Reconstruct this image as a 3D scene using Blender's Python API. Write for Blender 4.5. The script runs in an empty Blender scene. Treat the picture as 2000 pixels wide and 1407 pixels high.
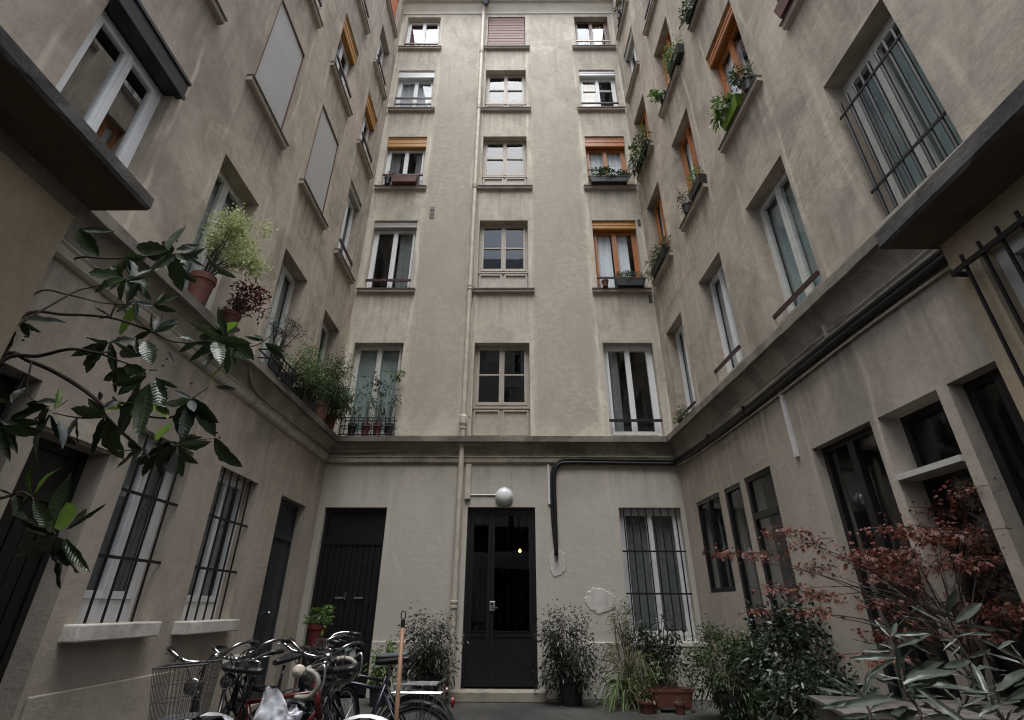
import bpy, math, random
import numpy as np
from mathutils import Vector, Matrix, noise as mnoise
R = math.radians
random.seed(7)
rng = np.random.default_rng(7)
scene = bpy.context.scene
col = scene.collection

# ------------------------------------------------------------------ camera
CZ = 1.24
cam_d = bpy.data.cameras.new('camera')
cam_d.sensor_width = 36.0
cam_d.lens = 36.0 * 972.537 / 2000.0
cam_d.clip_start = 0.05
cam_d.clip_end = 500
cam = bpy.data.objects.new('camera', cam_d)
col.objects.link(cam)
th, ya, ro = R(26.421), R(-0.463), R(0.241)
fwd = Vector((math.sin(ya) * math.cos(th), math.cos(ya) * math.cos(th), math.sin(th)))
rgt = Vector((math.cos(ya), -math.sin(ya), 0))
upv = rgt.cross(fwd)
r2 = math.cos(ro) * rgt + math.sin(ro) * upv
u2 = -math.sin(ro) * rgt + math.cos(ro) * upv
cam.matrix_world = Matrix(((r2.x, u2.x, -fwd.x, 0), (r2.y, u2.y, -fwd.y, 0), (r2.z, u2.z, -fwd.z, CZ), (0, 0, 0, 1)))
scene.camera = cam

# ------------------------------------------------------------------ sky, sun, exposure
SUN_EL, SUN_ROT = R(74), R(186)
world = bpy.data.worlds.new('World')
scene.world = world
world.use_nodes = True
wn = world.node_tree
wn.nodes.clear()
sky = wn.nodes.new('ShaderNodeTexSky')
sky.sky_type = 'NISHITA'
sky.sun_disc = False
sky.sun_elevation = SUN_EL
sky.sun_rotation = SUN_ROT
sky.air_density = 1.0
sky.dust_density = 4.0
hs = wn.nodes.new('ShaderNodeHueSaturation')
hs.inputs['Saturation'].default_value = 0.32
ctc = wn.nodes.new('ShaderNodeTexCoord')
cno = wn.nodes.new('ShaderNodeTexNoise')
cno.inputs['Scale'].default_value = 1.8
cno.inputs['Detail'].default_value = 3
crp = wn.nodes.new('ShaderNodeValToRGB')
crp.color_ramp.elements[0].position = 0.35
crp.color_ramp.elements[0].color = (0.62, 0.74, 0.92, 1)
crp.color_ramp.elements[1].position = 0.65
crp.color_ramp.elements[1].color = (1.2, 1.17, 1.12, 1)
cmx = wn.nodes.new('ShaderNodeMix')
cmx.data_type = 'RGBA'
cmx.blend_type = 'MULTIPLY'
cmx.inputs['Factor'].default_value = 1.0
bg = wn.nodes.new('ShaderNodeBackground')
bg.inputs['Strength'].default_value = 0.15
wo = wn.nodes.new('ShaderNodeOutputWorld')
wn.links.new(sky.outputs[0], hs.inputs['Color'])
wn.links.new(ctc.outputs['Generated'], cno.inputs['Vector'])
wn.links.new(cno.outputs['Fac'], crp.inputs['Fac'])
wn.links.new(hs.outputs[0], cmx.inputs[6])
wn.links.new(crp.outputs[0], cmx.inputs[7])
wn.links.new(cmx.outputs[2], bg.inputs['Color'])
wn.links.new(bg.outputs[0], wo.inputs[0])

sun_d = bpy.data.lights.new('sun', 'SUN')
sun_d.energy = 1.4
sun_d.angle = R(60)
sun_d.color = (1.0, 0.95, 0.88)
sun = bpy.data.objects.new('sun', sun_d)
col.objects.link(sun)
# light comes from behind the camera, high
sd = Vector((math.cos(SUN_EL) * math.sin(SUN_ROT), math.cos(SUN_EL) * math.cos(SUN_ROT), math.sin(SUN_EL)))
sun.rotation_euler = sd.to_track_quat('Z', 'Y').to_euler()
sun.location = (0, -10, 40)

scene.view_settings.view_transform = 'Standard'
scene.view_settings.look = 'None'
scene.view_settings.gamma = 1
scene.view_settings.use_curve_mapping = False
scene.view_settings.exposure = 1.62
scene.render.engine = 'CYCLES'
scene.cycles.use_denoising = True
scene.cycles.filter_width = 1.1
scene.cycles.max_bounces = 8
scene.cycles.diffuse_bounces = 5
scene.cycles.transparent_max_bounces = 12
scene.cycles.sample_clamp_indirect = 6

# ------------------------------------------------------------------ materials
def node(nt, t, ins=None, **props):
    n = nt.nodes.new('ShaderNode' + t)
    for k, v in props.items():
        setattr(n, k, v)
    for k, v in (ins or {}).items():
        s = n.inputs[k]
        if isinstance(v, bpy.types.NodeSocket):
            nt.links.new(v, s)
        elif isinstance(v, (tuple, list)) and len(v) == 3 and s.type == 'RGBA':
            s.default_value = (*v, 1)
        else:
            s.default_value = v
    return n

def new_mat(name):
    m = bpy.data.materials.new(name)
    m.use_nodes = True
    nt = m.node_tree
    p = nt.nodes['Principled BSDF']
    return m, nt, p

def ramp(nt, fac, stops):
    n = node(nt, 'ValToRGB', {'Fac': fac})
    e = n.color_ramp.elements
    while len(e) < len(stops):
        e.new(0.5)
    for el, (p, c) in zip(e, stops):
        el.position = p
        el.color = (*c, 1) if len(c) == 3 else c
    return n.outputs['Color']

def mix(nt, fac, a, b, mode='MIX'):
    n = node(nt, 'Mix', {'Factor': fac} if not isinstance(fac, bpy.types.NodeSocket) else {}, data_type='RGBA', blend_type=mode)
    if isinstance(fac, bpy.types.NodeSocket):
        nt.links.new(fac, n.inputs[0])
    for i, v in ((6, a), (7, b)):
        if isinstance(v, bpy.types.NodeSocket):
            nt.links.new(v, n.inputs[i])
        else:
            n.inputs[i].default_value = (*v, 1)
    return n.outputs[2]

def mth(nt, op, a, b=0.0, c=None):
    d = {0: a, 1: b}
    if c is not None:
        d[2] = c
    return node(nt, 'Math', d, operation=op).outputs[0]

def simple(name, c, rough=0.5, metal=0.0, var=0.12, scale=12.0, bump=0.0, bscale=60.0, spec=0.5):
    m, nt, p = new_mat(name)
    tc = node(nt, 'TexCoord').outputs['Object']
    nz = node(nt, 'TexNoise', {'Vector': tc, 'Scale': scale, 'Detail': 5}).outputs['Fac']
    lo = tuple(max(0, x * (1 - var)) for x in c)
    hi = tuple(min(1, x * (1 + var)) for x in c)
    nt.links.new(ramp(nt, nz, [(0.3, lo), (0.7, hi)]), p.inputs['Base Color'])
    p.inputs['Roughness'].default_value = rough
    p.inputs['Metallic'].default_value = metal
    p.inputs['Specular IOR Level'].default_value = spec
    if bump:
        b = node(nt, 'TexNoise', {'Vector': tc, 'Scale': bscale, 'Detail': 6}).outputs['Fac']
        nt.links.new(node(nt, 'Bump', {'Height': b, 'Strength': bump, 'Distance': 0.01}).outputs[0], p.inputs['Normal'])
    return m

def plaster(name, lo, hi, dirt, dirt_amt=0.5, bands=None, relief=0.5, base_tint=None, seed=0.0, drips=(), runs=None):
    """rendered wall: mottled trowel work, runs of dirt, hairline ridges"""
    m, nt, p = new_mat(name)
    tc0 = node(nt, 'TexCoord').outputs['Object']
    tc = node(nt, 'Mapping', {'Vector': tc0, 'Location': (seed, seed * 1.7, seed * 0.6)}).outputs[0]
    big = node(nt, 'TexNoise', {'Vector': tc, 'Scale': 0.55, 'Detail': 7, 'Roughness': 0.62, 'Distortion': 0.8}).outputs['Fac']
    c = ramp(nt, big, [(0.32, lo), (0.68, hi)])
    # trowel swirls
    mp = node(nt, 'Mapping', {'Vector': tc, 'Scale': (1.3, 1.3, 0.5), 'Rotation': (0, 0.25, 0)}).outputs[0]
    sw = node(nt, 'TexNoise', {'Vector': mp, 'Scale': 1.7, 'Detail': 8, 'Roughness': 0.66, 'Distortion': 1.3}).outputs['Fac']
    c = mix(nt, 1.0, c, ramp(nt, sw, [(0.27, (0.64, 0.62, 0.61)), (0.42, (0.9, 0.89, 0.88)), (0.52, (1, 1, 1)), (0.6, (1.03, 1.03, 1.02)), (0.74, (1.18, 1.17, 1.15))]), 'MULTIPLY')
    # vertical runs
    mp2 = node(nt, 'Mapping', {'Vector': tc, 'Scale': (5.5, 5.5, 0.28)}).outputs[0]
    st = node(nt, 'TexNoise', {'Vector': mp2, 'Scale': 1.0, 'Detail': 5, 'Roughness': 0.6, 'Distortion': 0.5}).outputs['Fac']
    c = mix(nt, 1.0, c, ramp(nt, st, [(0.25, (0.82, 0.81, 0.80)), (0.42, (1, 1, 1)), (0.66, (1.0, 1, 1)), (0.78, (1.16, 1.16, 1.15))]), 'MULTIPLY')
    # old repairs: irregular fields of slightly different render
    wv = node(nt, 'Mix', {}, data_type='VECTOR')
    wno = node(nt, 'TexNoise', {'Vector': tc, 'Scale': 1.6, 'Detail': 4})
    wv.inputs[0].default_value = 0.22
    nt.links.new(tc, wv.inputs[4])
    nt.links.new(wno.outputs['Color'], wv.inputs[5])
    vo = node(nt, 'TexVoronoi', {'Vector': wv.outputs[1], 'Scale': 0.75}).outputs['Color']
    vs_ = node(nt, 'SeparateColor', {'Color': vo}).outputs[0]
    c = mix(nt, 1.0, c, ramp(nt, vs_, [(0.0, (0.88, 0.875, 0.87)), (0.5, (1, 1, 1)), (1.0, (1.07, 1.065, 1.05))]), 'MULTIPLY')
    # blotches at hand scale
    bl = node(nt, 'TexNoise', {'Vector': node(nt, 'Mapping', {'Vector': tc, 'Scale': (1.0, 1.0, 1.5)}).outputs[0], 'Scale': 6.5, 'Detail': 6, 'Roughness': 0.65, 'Distortion': 0.4}).outputs['Fac']
    c = mix(nt, 1.0, c, ramp(nt, bl, [(0.28, (0.86, 0.85, 0.84)), (0.5, (1, 1, 1)), (0.72, (1.08, 1.08, 1.07))]), 'MULTIPLY')
    # grey-green dirt patches
    dn = node(nt, 'TexNoise', {'Vector': tc, 'Scale': 1.15, 'Detail': 9, 'Roughness': 0.62, 'Distortion': 0.9, }).outputs['Fac']
    dm = node(nt, 'MapRange', {'Value': dn, 'From Min': 0.5, 'From Max': 0.66, 'To Min': 0.0, 'To Max': dirt_amt}).outputs[0]
    c = mix(nt, dm, c, dirt)
    sp = node(nt, 'SeparateXYZ', {'Vector': tc0})
    if bands:
        wob = node(nt, 'TexNoise', {'Vector': tc, 'Scale': 1.2, 'Detail': 6}).outputs['Fac']
        wx = mth(nt, 'ADD', sp.outputs[0], mth(nt, 'MULTIPLY', mth(nt, 'SUBTRACT', wob, 0.5), 0.16))
        wz = mth(nt, 'ADD', sp.outputs[2], mth(nt, 'MULTIPLY', mth(nt, 'SUBTRACT', wob, 0.5), 2.2))
        for (x0, x1, z0, z1, amt, colr) in bands:
            a = node(nt, 'MapRange', {'Value': wx, 'From Min': x0, 'From Max': x0 + 0.09}).outputs[0]
            b = node(nt, 'MapRange', {'Value': wx, 'From Min': x1 - 0.09, 'From Max': x1, 'To Min': 1.0, 'To Max': 0.0}).outputs[0]
            d = node(nt, 'MapRange', {'Value': wz, 'From Min': z0, 'From Max': z0 + 0.3}).outputs[0]
            e = node(nt, 'MapRange', {'Value': wz, 'From Min': z1 - 2.6, 'From Max': z1, 'To Min': 1.0, 'To Max': 0.0}).outputs[0]
            k = mth(nt, 'MULTIPLY', mth(nt, 'MULTIPLY', a, b), mth(nt, 'MULTIPLY', d, e))
            rag = node(nt, 'MapRange', {'Value': bl, 'From Min': 0.36, 'From Max': 0.56, 'To Min': 0.35, 'To Max': 1.0}).outputs[0]
            k = mth(nt, 'MULTIPLY', mth(nt, 'MULTIPLY', k, rag), amt)
            c = mix(nt, k, c, colr)
    if runs:
        def top(parts):
            t = None
            for k in parts:
                t = k if t is None else mth(nt, 'MAXIMUM', t, k)
            return t
        cm = top([mth(nt, 'MULTIPLY', node(nt, 'MapRange', {'Value': sp.outputs[0], 'From Min': a - 0.16, 'From Max': a - 0.06}).outputs[0],
                      node(nt, 'MapRange', {'Value': sp.outputs[0], 'From Min': b + 0.06, 'From Max': b + 0.16, 'To Min': 1.0, 'To Max': 0.0}).outputs[0]) for a, b in runs[0]])
        rm = top([mth(nt, 'MULTIPLY', node(nt, 'MapRange', {'Value': sp.outputs[2], 'From Min': z - 1.1, 'From Max': z - 0.1}).outputs[0],
                      node(nt, 'MapRange', {'Value': sp.outputs[2], 'From Min': z - 0.03, 'From Max': z, 'To Min': 1.0, 'To Max': 0.0}).outputs[0]) for z in runs[1]])
        rs = node(nt, 'TexNoise', {'Vector': node(nt, 'Mapping', {'Vector': tc, 'Scale': (11, 11, 0.45)}).outputs[0], 'Scale': 1.0, 'Detail': 4}).outputs['Fac']
        rs = node(nt, 'MapRange', {'Value': rs, 'From Min': 0.42, 'From Max': 0.66, 'To Min': 0.0, 'To Max': 0.6}).outputs[0]
        c = mix(nt, mth(nt, 'MULTIPLY', mth(nt, 'MULTIPLY', cm, rm), rs), c, tuple(x * 0.72 for x in dirt))
    if drips:
        wn_ = node(nt, 'TexNoise', {'Vector': tc, 'Scale': 0.7, 'Detail': 5}).outputs['Fac']
        wx2 = mth(nt, 'ADD', sp.outputs[0], mth(nt, 'MULTIPLY', mth(nt, 'SUBTRACT', wn_, 0.5), 0.35))
        am = node(nt, 'TexNoise', {'Vector': node(nt, 'Mapping', {'Vector': tc, 'Scale': (1, 1, 0.35), 'Location': (3, 5, 9)}).outputs[0], 'Scale': 2.4, 'Detail': 4}).outputs['Fac']
        am = node(nt, 'MapRange', {'Value': am, 'From Min': 0.42, 'From Max': 0.62}).outputs[0]
        tot = None
        for (x, w) in drips:
            d_ = mth(nt, 'ABSOLUTE', mth(nt, 'SUBTRACT', wx2, x))
            k = node(nt, 'MapRange', {'Value': d_, 'From Min': 0.0, 'From Max': w, 'To Min': 1.0, 'To Max': 0.0}).outputs[0]
            tot = k if tot is None else mth(nt, 'MAXIMUM', tot, k)
        c = mix(nt, mth(nt, 'MULTIPLY', mth(nt, 'MULTIPLY', tot, am), 0.75), c, tuple(min(1, x * 1.3) for x in hi))
    if base_tint:  # blends the lower storey towards another wall tone, fading out upwards
        z0, z1, colr, amt = base_tint
        k = node(nt, 'MapRange', {'Value': mth(nt, 'ADD', sp.outputs[2], mth(nt, 'MULTIPLY', mth(nt, 'SUBTRACT', sw, 0.5), 0.9)),
                                  'From Min': z0, 'From Max': z1, 'To Min': amt, 'To Max': 0.0}).outputs[0]
        c = mix(nt, k, c, colr)
    # hairline cracks and grain
    fine = node(nt, 'TexNoise', {'Vector': tc, 'Scale': 38, 'Detail': 6, 'Roughness': 0.7}).outputs['Fac']
    c = mix(nt, 1.0, c, ramp(nt, fine, [(0.25, (0.9, 0.9, 0.9)), (0.75, (1.08, 1.08, 1.08))]), 'MULTIPLY')
    cv = node(nt, 'TexNoise', {'Vector': tc, 'Scale': 0.9, 'Detail': 5, 'Roughness': 0.55, 'Distortion': 1.0}).outputs['Fac']
    rid = mth(nt, 'ABSOLUTE', mth(nt, 'SUBTRACT', cv, 0.5))
    rk = node(nt, 'MapRange', {'Value': rid, 'From Min': 0.0, 'From Max': 0.005, 'To Min': 0.10, 'To Max': 0.0}).outputs[0]
    c = mix(nt, rk, c, tuple(min(1, x * 1.25) for x in hi))
    nt.links.new(c, p.inputs['Base Color'])
    p.inputs['Roughness'].default_value = 0.92
    p.inputs['Specular IOR Level'].default_value = 0.25
    rp = node(nt, 'TexNoise', {'Vector': node(nt, 'Mapping', {'Vector': tc, 'Scale': (2.2, 2.2, 7.0)}).outputs[0], 'Scale': 1.6, 'Detail': 5, 'Roughness': 0.6, 'Distortion': 0.6}).outputs['Fac']
    h = mth(nt, 'ADD', mth(nt, 'MULTIPLY', sw, 0.45), mth(nt, 'MULTIPLY', fine, 0.10))
    h = mth(nt, 'ADD', h, mth(nt, 'MULTIPLY', bl, 0.30))
    h = mth(nt, 'ADD', h, mth(nt, 'MULTIPLY', rp, 0.16))
    h = mth(nt, 'ADD', h, mth(nt, 'MULTIPLY', rk, 0.35))
    rough_ = mth(nt, 'MULTIPLY', node(nt, 'MapRange', {'Value': vs_, 'From Min': 0.1, 'From Max': 0.9, 'To Min': 0.25, 'To Max': 1.0}).outputs[0], relief)
    nt.links.new(node(nt, 'Bump', {'Height': h, 'Strength': rough_, 'Distance': 0.05}).outputs[0], p.inputs['Normal'])
    return m

def glass_mat(name, tint=(0.9, 0.93, 0.95), refl=1.0, ior=1.6):
    m, nt, p = new_mat(name)
    nt.nodes.remove(p)
    tc = node(nt, 'TexCoord').outputs['Object']
    nz = node(nt, 'TexNoise', {'Vector': tc, 'Scale': 1.6, 'Detail': 2}).outputs['Fac']
    bp = node(nt, 'Bump', {'Height': nz, 'Strength': 0.03, 'Distance': 0.05}).outputs[0]
    tr = node(nt, 'BsdfTransparent', {'Color': tint})
    gl = node(nt, 'BsdfGlossy', {'Roughness': 0.015, 'Color': (0.95, 0.97, 1.0), 'Normal': bp})
    bf = node(nt, 'NewGeometry').outputs['Backfacing']
    io = node(nt, 'MapRange', {'Value': bf, 'From Min': 0.0, 'From Max': 1.0, 'To Min': ior, 'To Max': 1.0 / ior}).outputs[0]
    fr = node(nt, 'Fresnel', {'IOR': io, 'Normal': bp}).outputs[0]
    mx = node(nt, 'MixShader', {0: mth(nt, 'MULTIPLY', fr, refl), 1: tr.outputs[0], 2: gl.outputs[0]})
    nt.links.new(mx.outputs[0], nt.nodes['Material Output'].inputs[0])
    return m

def leaf_mat(name, cols, rough=0.4, trans=0.25, veins=False, spec=0.5, vein_c=(0.12, 0.15, 0.07), side=0.10):
    m, nt, p = new_mat(name)
    ri = node(nt, 'NewGeometry').outputs['Random Per Island'] if not veins else node(nt, 'ObjectInfo').outputs['Random']
    k = len(cols)
    c = ramp(nt, ri, [(i / max(1, k - 1), cc) for i, cc in enumerate(cols)])
    if veins:
        uv = node(nt, 'TexCoord').outputs['Object']
        s = node(nt, 'SeparateXYZ', {'Vector': uv})
        ax = mth(nt, 'ABSOLUTE', s.outputs[1])
        w = mth(nt, 'SINE', mth(nt, 'MULTIPLY', mth(nt, 'SUBTRACT', s.outputs[0], mth(nt, 'MULTIPLY', ax, 0.9)), 75.0))
        rib = node(nt, 'MapRange', {'Value': ax, 'From Min': 0.0, 'From Max': 0.02, 'To Min': 0.3, 'To Max': 0.0}).outputs[0]
        vv = node(nt, 'MapRange', {'Value': w, 'From Min': 0.75, 'From Max': 1.0, 'To Min': 0.0, 'To Max': side}).outputs[0]
        c = mix(nt, mth(nt, 'MAXIMUM', rib, vv), c, vein_c)
        nt.links.new(node(nt, 'Bump', {'Height': w, 'Strength': 0.18 if side else 0.0, 'Distance': 0.004}).outputs[0], p.inputs['Normal'])
    nt.links.new(c, p.inputs['Base Color'])
    p.inputs['Roughness'].default_value = rough
    p.inputs['Specular IOR Level'].default_value = spec
    tl = node(nt, 'BsdfTranslucent', {'Color': c})
    mx = node(nt, 'MixShader', {0: trans, 1: p.outputs[0], 2: tl.outputs[0]})
    nt.links.new(mx.outputs[0], nt.nodes['Material Output'].inputs[0])
    return m

LD = [(x + d, 0.045) for x in (7.60, 5.86, 4.11, 2.31) for d in (0.0, 1.1)]
RD = [(-x * 1.0009 - d, 0.045) for x in (7.68, 5.95, 4.15, 2.43) for d in (0.0, 1.08)]
M = {}
M['wall_back'] = plaster('plaster_back', (0.46, 0.423, 0.355), (0.56, 0.516, 0.438), (0.34, 0.325, 0.28), 0.6,
                         bands=[(-2.2, -1.06, 4.2, 15.5, 0.9, (0.375, 0.337, 0.282)), (0.36, 1.64, 4.2, 14.5, 0.9, (0.38, 0.345, 0.29)),
                                (-0.85, 0.30, 5.9, 8.0, 0.5, (0.36, 0.33, 0.28))],
                         base_tint=(2.4, 4.3, (0.46, 0.438, 0.392), 0.8), relief=0.45, drips=[(-2.22, .05), (-1.05, .05), (0.33, .06), (1.68, .06), (-0.9, .03), (-3.42, .05), (2.93, .05)], runs=([(-3.31, -2.30), (-0.84, 0.28), (1.78, 2.80)], (7.3, 10.3, 13.12, 15.8, 3.55)))
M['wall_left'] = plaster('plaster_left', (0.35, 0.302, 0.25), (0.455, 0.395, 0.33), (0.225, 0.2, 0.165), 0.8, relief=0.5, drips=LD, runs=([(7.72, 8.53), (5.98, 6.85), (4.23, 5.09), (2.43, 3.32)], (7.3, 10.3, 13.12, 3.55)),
                         base_tint=(2.2, 3.6, (0.42, 0.38, 0.325), 0.5), seed=11.3)
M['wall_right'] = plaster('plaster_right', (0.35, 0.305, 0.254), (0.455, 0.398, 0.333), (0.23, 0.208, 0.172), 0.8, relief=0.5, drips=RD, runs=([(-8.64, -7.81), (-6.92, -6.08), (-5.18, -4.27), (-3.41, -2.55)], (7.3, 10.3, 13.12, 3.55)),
                          base_tint=(2.2, 3.6, (0.42, 0.382, 0.328), 0.5), seed=23.1)
M['ochre'] = plaster('plaster_ochre', (0.36, 0.295, 0.21), (0.42, 0.348, 0.252), (0.27, 0.22, 0.16), 0.25, relief=0.25, seed=5.2)
M['trim'] = plaster('plaster_trim', (0.36, 0.33, 0.275), (0.47, 0.43, 0.355), (0.15, 0.14, 0.12), 0.6, relief=0.3, seed=31.0)
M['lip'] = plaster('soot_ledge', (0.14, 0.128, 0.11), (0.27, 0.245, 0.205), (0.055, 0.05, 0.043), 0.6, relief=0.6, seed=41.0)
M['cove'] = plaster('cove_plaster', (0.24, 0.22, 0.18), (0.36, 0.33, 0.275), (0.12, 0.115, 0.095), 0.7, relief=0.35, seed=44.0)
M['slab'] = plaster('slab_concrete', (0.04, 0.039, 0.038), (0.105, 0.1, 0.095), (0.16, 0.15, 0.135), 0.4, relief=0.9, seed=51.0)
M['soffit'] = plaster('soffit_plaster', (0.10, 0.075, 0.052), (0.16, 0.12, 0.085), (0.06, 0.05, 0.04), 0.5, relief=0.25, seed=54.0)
M['sill'] = plaster('sill_stone', (0.38, 0.33, 0.285), (0.48, 0.42, 0.365), (0.24, 0.21, 0.18), 0.5, relief=0.25, seed=61.0)
M['white_sill'] = plaster('painted_sill', (0.5, 0.48, 0.45), (0.66, 0.64, 0.6), (0.26, 0.245, 0.22), 0.7, relief=0.4, seed=66.0)
M['peel'] = plaster('bare_plaster', (0.50, 0.485, 0.445), (0.64, 0.625, 0.59), (0.43, 0.41, 0.37), 0.5, relief=0.5, seed=71.0)
M['ground'] = plaster('courtyard_asphalt', (0.035, 0.034, 0.033), (0.065, 0.063, 0.06), (0.10, 0.095, 0.085), 0.4, relief=0.6, seed=81.0)
M['flashing'] = simple('zinc_flashing', (0.07, 0.065, 0.06), 0.55, 0.4)
M['white'] = simple('white_paint', (0.68, 0.69, 0.70), 0.4, var=0.05)
M['white_old'] = simple('old_white_paint', (0.52, 0.52, 0.49), 0.5, var=0.1)
M['beige'] = simple('beige_paint', (0.36, 0.32, 0.27), 0.55, var=0.12)
M['orange'] = simple('orange_wood', (0.36, 0.125, 0.03), 0.42, var=0.25, scale=20)
M['amber'] = simple('amber_shutter', (0.42, 0.20, 0.045), 0.5, var=0.1)
M['brown'] = simple('brown_wood', (0.10, 0.045, 0.03), 0.45, var=0.2)
M['dark'] = simple('dark_paint', (0.012, 0.012, 0.013), 0.32, var=0.3)
M['dark_door'] = simple('black_door_paint', (0.008, 0.008, 0.009), 0.38, var=0.3, bump=0.15)
M['slate'] = simple('slate_paint', (0.030, 0.036, 0.040), 0.42, var=0.25, bump=0.15)
M['grey_box'] = simple('grey_shutter', (0.40, 0.39, 0.36), 0.5)
M['black_box'] = simple('black_shutter_box', (0.022, 0.022, 0.025), 0.35)
M['shutter_brown'] = simple('brown_roller', (0.155, 0.07, 0.055), 0.6, var=0.1)
M['orange_blind'] = simple('orange_blind', (0.40, 0.10, 0.02), 0.6, var=0.1)
M['rail'] = simple('plum_iron', (0.042, 0.013, 0.016), 0.45, 0.2)
M['iron'] = simple('black_iron', (0.012, 0.012, 0.013), 0.5, 0.3)
M['pale_rail'] = simple('pale_iron', (0.45, 0.42, 0.36), 0.5, 0.1)
M['screen'] = simple('screen_fabric', (0.36, 0.355, 0.345), 0.75, var=0.06, scale=1.5)
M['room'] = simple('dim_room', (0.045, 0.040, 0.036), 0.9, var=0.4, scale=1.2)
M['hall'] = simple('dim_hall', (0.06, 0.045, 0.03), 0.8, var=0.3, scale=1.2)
M['cur_white'] = simple('white_curtain', (0.78, 0.82, 0.85), 0.9, var=0.08)
M['cur_grey'] = simple('grey_curtain', (0.46, 0.48, 0.48), 0.9, var=0.1)
M['cur_teal'] = simple('teal_curtain', (0.27, 0.325, 0.31), 0.9, var=0.12, scale=3)
M['cur_cream'] = simple('cream_curtain', (0.55, 0.45, 0.26), 0.9)
M['cur_red'] = simple('wine_curtain', (0.13, 0.05, 0.05), 0.9)
M['cur_dark'] = simple('dark_curtain', (0.15, 0.155, 0.155), 0.9, var=0.2)
M['glass'] = glass_mat('window_glass', refl=0.75, ior=1.7)
M['glass_coated'] = glass_mat('coated_glass', tint=(0.75, 0.77, 0.77), refl=1.0, ior=3.2)
M['glass_dark'] = glass_mat('smoked_glass', tint=(0.5, 0.52, 0.52), refl=0.8)
M['pipe'] = simple('painted_pipe', (0.47, 0.42, 0.345), 0.55, var=0.18, scale=6, bump=0.1)
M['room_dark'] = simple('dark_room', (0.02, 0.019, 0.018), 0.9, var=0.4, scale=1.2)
M['cable'] = simple('black_rubber', (0.008, 0.008, 0.009), 0.45)
M['pvc'] = simple('white_plastic', (0.62, 0.62, 0.60), 0.4, var=0.04)
M['globe'] = simple('opal_globe', (0.72, 0.74, 0.76), 0.22, var=0.02)
M['terracotta'] = simple('terracotta', (0.11, 0.037, 0.025), 0.75, var=0.25, bump=0.2)
M['red_pot'] = simple('red_pot', (0.13, 0.022, 0.02), 0.5, var=0.2)
M['pot_dark'] = simple('dark_pot', (0.018, 0.018, 0.019), 0.5)
M['pot_green'] = simple('green_trough', (0.10, 0.19, 0.015), 0.4)
M['pot_brown'] = simple('brown_trough', (0.09, 0.025, 0.018), 0.5)
M['soil'] = simple('soil', (0.022, 0.016, 0.012), 0.95, var=0.4)
M['stem'] = simple('green_stem', (0.05, 0.055, 0.025), 0.7)
M['bark'] = simple('bark', (0.045, 0.032, 0.026), 0.85, var=0.35, scale=30, bump=0.5)
M['bark_pale'] = simple('pale_bark', (0.12, 0.10, 0.085), 0.85, var=0.3, scale=30, bump=0.5)
M['wood'] = simple('pale_wood', (0.22, 0.125, 0.072), 0.6, var=0.15, scale=8)
M['plank'] = simple('weathered_plank', (0.10, 0.09, 0.08), 0.8, var=0.3, scale=14, bump=0.3)
M['chrome'] = simple('chrome', (0.36, 0.36, 0.37), 0.25, 1.0, var=0.06)
M['alu'] = simple('aluminium', (0.55, 0.56, 0.57), 0.35, 0.9)
M['dull_wire'] = simple('dull_wire', (0.10, 0.10, 0.10), 0.45, 0.7)
M['rubber'] = simple('tyre_rubber', (0.012, 0.012, 0.012), 0.75)
M['black_plastic'] = simple('black_plastic', (0.014, 0.014, 0.015), 0.42)
M['red_paint'] = simple('red_paint', (0.085, 0.008, 0.009), 0.3, var=0.1)
M['silver_paint'] = simple('silver_paint', (0.30, 0.31, 0.32), 0.35, 0.6)
M['black_paint'] = simple('black_paint', (0.012, 0.012, 0.014), 0.28)
M['green_paint'] = simple('dark_green_paint', (0.012, 0.03, 0.024), 0.3)
M['blue_paint'] = simple('navy_paint', (0.010, 0.012, 0.024), 0.3)
M['cream_tape'] = simple('cream_tape', (0.26, 0.245, 0.21), 0.6)
M['grey_saddle'] = simple('sage_saddle', (0.19, 0.2, 0.15), 0.55)
M['teal_cover'] = simple('slate_cover', (0.05, 0.068, 0.07), 0.6)
M['bag'] = simple('white_bag', (0.46, 0.47, 0.51), 0.35, var=0.06, scale=9, bump=0.3, bscale=14)
M['cream_lamp'] = simple('cream_lamp', (0.62, 0.55, 0.44), 0.35)
M['reflector'] = simple('red_reflector', (0.16, 0.006, 0.008), 0.25)
M['paper'] = simple('paper', (0.55, 0.55, 0.54), 0.7, var=0.05)
M['zinc_roof'] = simple('zinc_roof', (0.22, 0.235, 0.25), 0.5, 0.3, var=0.15, scale=2)
M['leaf_loquat'] = leaf_mat('loquat_leaf', [(0.012, 0.022, 0.011), (0.020, 0.036, 0.014), (0.030, 0.05, 0.017)], 0.34, 0.22, veins=True)
M['leaf_silver'] = leaf_mat('loquat_leaf_underside', [(0.06, 0.072, 0.064), (0.115, 0.13, 0.125)], 0.5, 0.15, veins=True, side=0.04, vein_c=(0.05, 0.06, 0.05))
M['leaf_young'] = leaf_mat('loquat_leaf_young', [(0.085, 0.16, 0.018), (0.15, 0.26, 0.035)], 0.4, 0.4, veins=True)
M['leaf_oleander'] = leaf_mat('oleander_leaf', [(0.028, 0.04, 0.03), (0.05, 0.066, 0.052), (0.09, 0.108, 0.095)], 0.33, 0.18, veins=True, side=0.0, vein_c=(0.2, 0.22, 0.17))
M['leaf_pale'] = leaf_mat('pale_leaf', [(0.28, 0.33, 0.13), (0.42, 0.47, 0.22), (0.52, 0.56, 0.33)], 0.5, 0.35)
M['leaf_red'] = leaf_mat('wine_leaf', [(0.045, 0.012, 0.014), (0.10, 0.025, 0.03), (0.15, 0.04, 0.04)], 0.45, 0.2)
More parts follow.
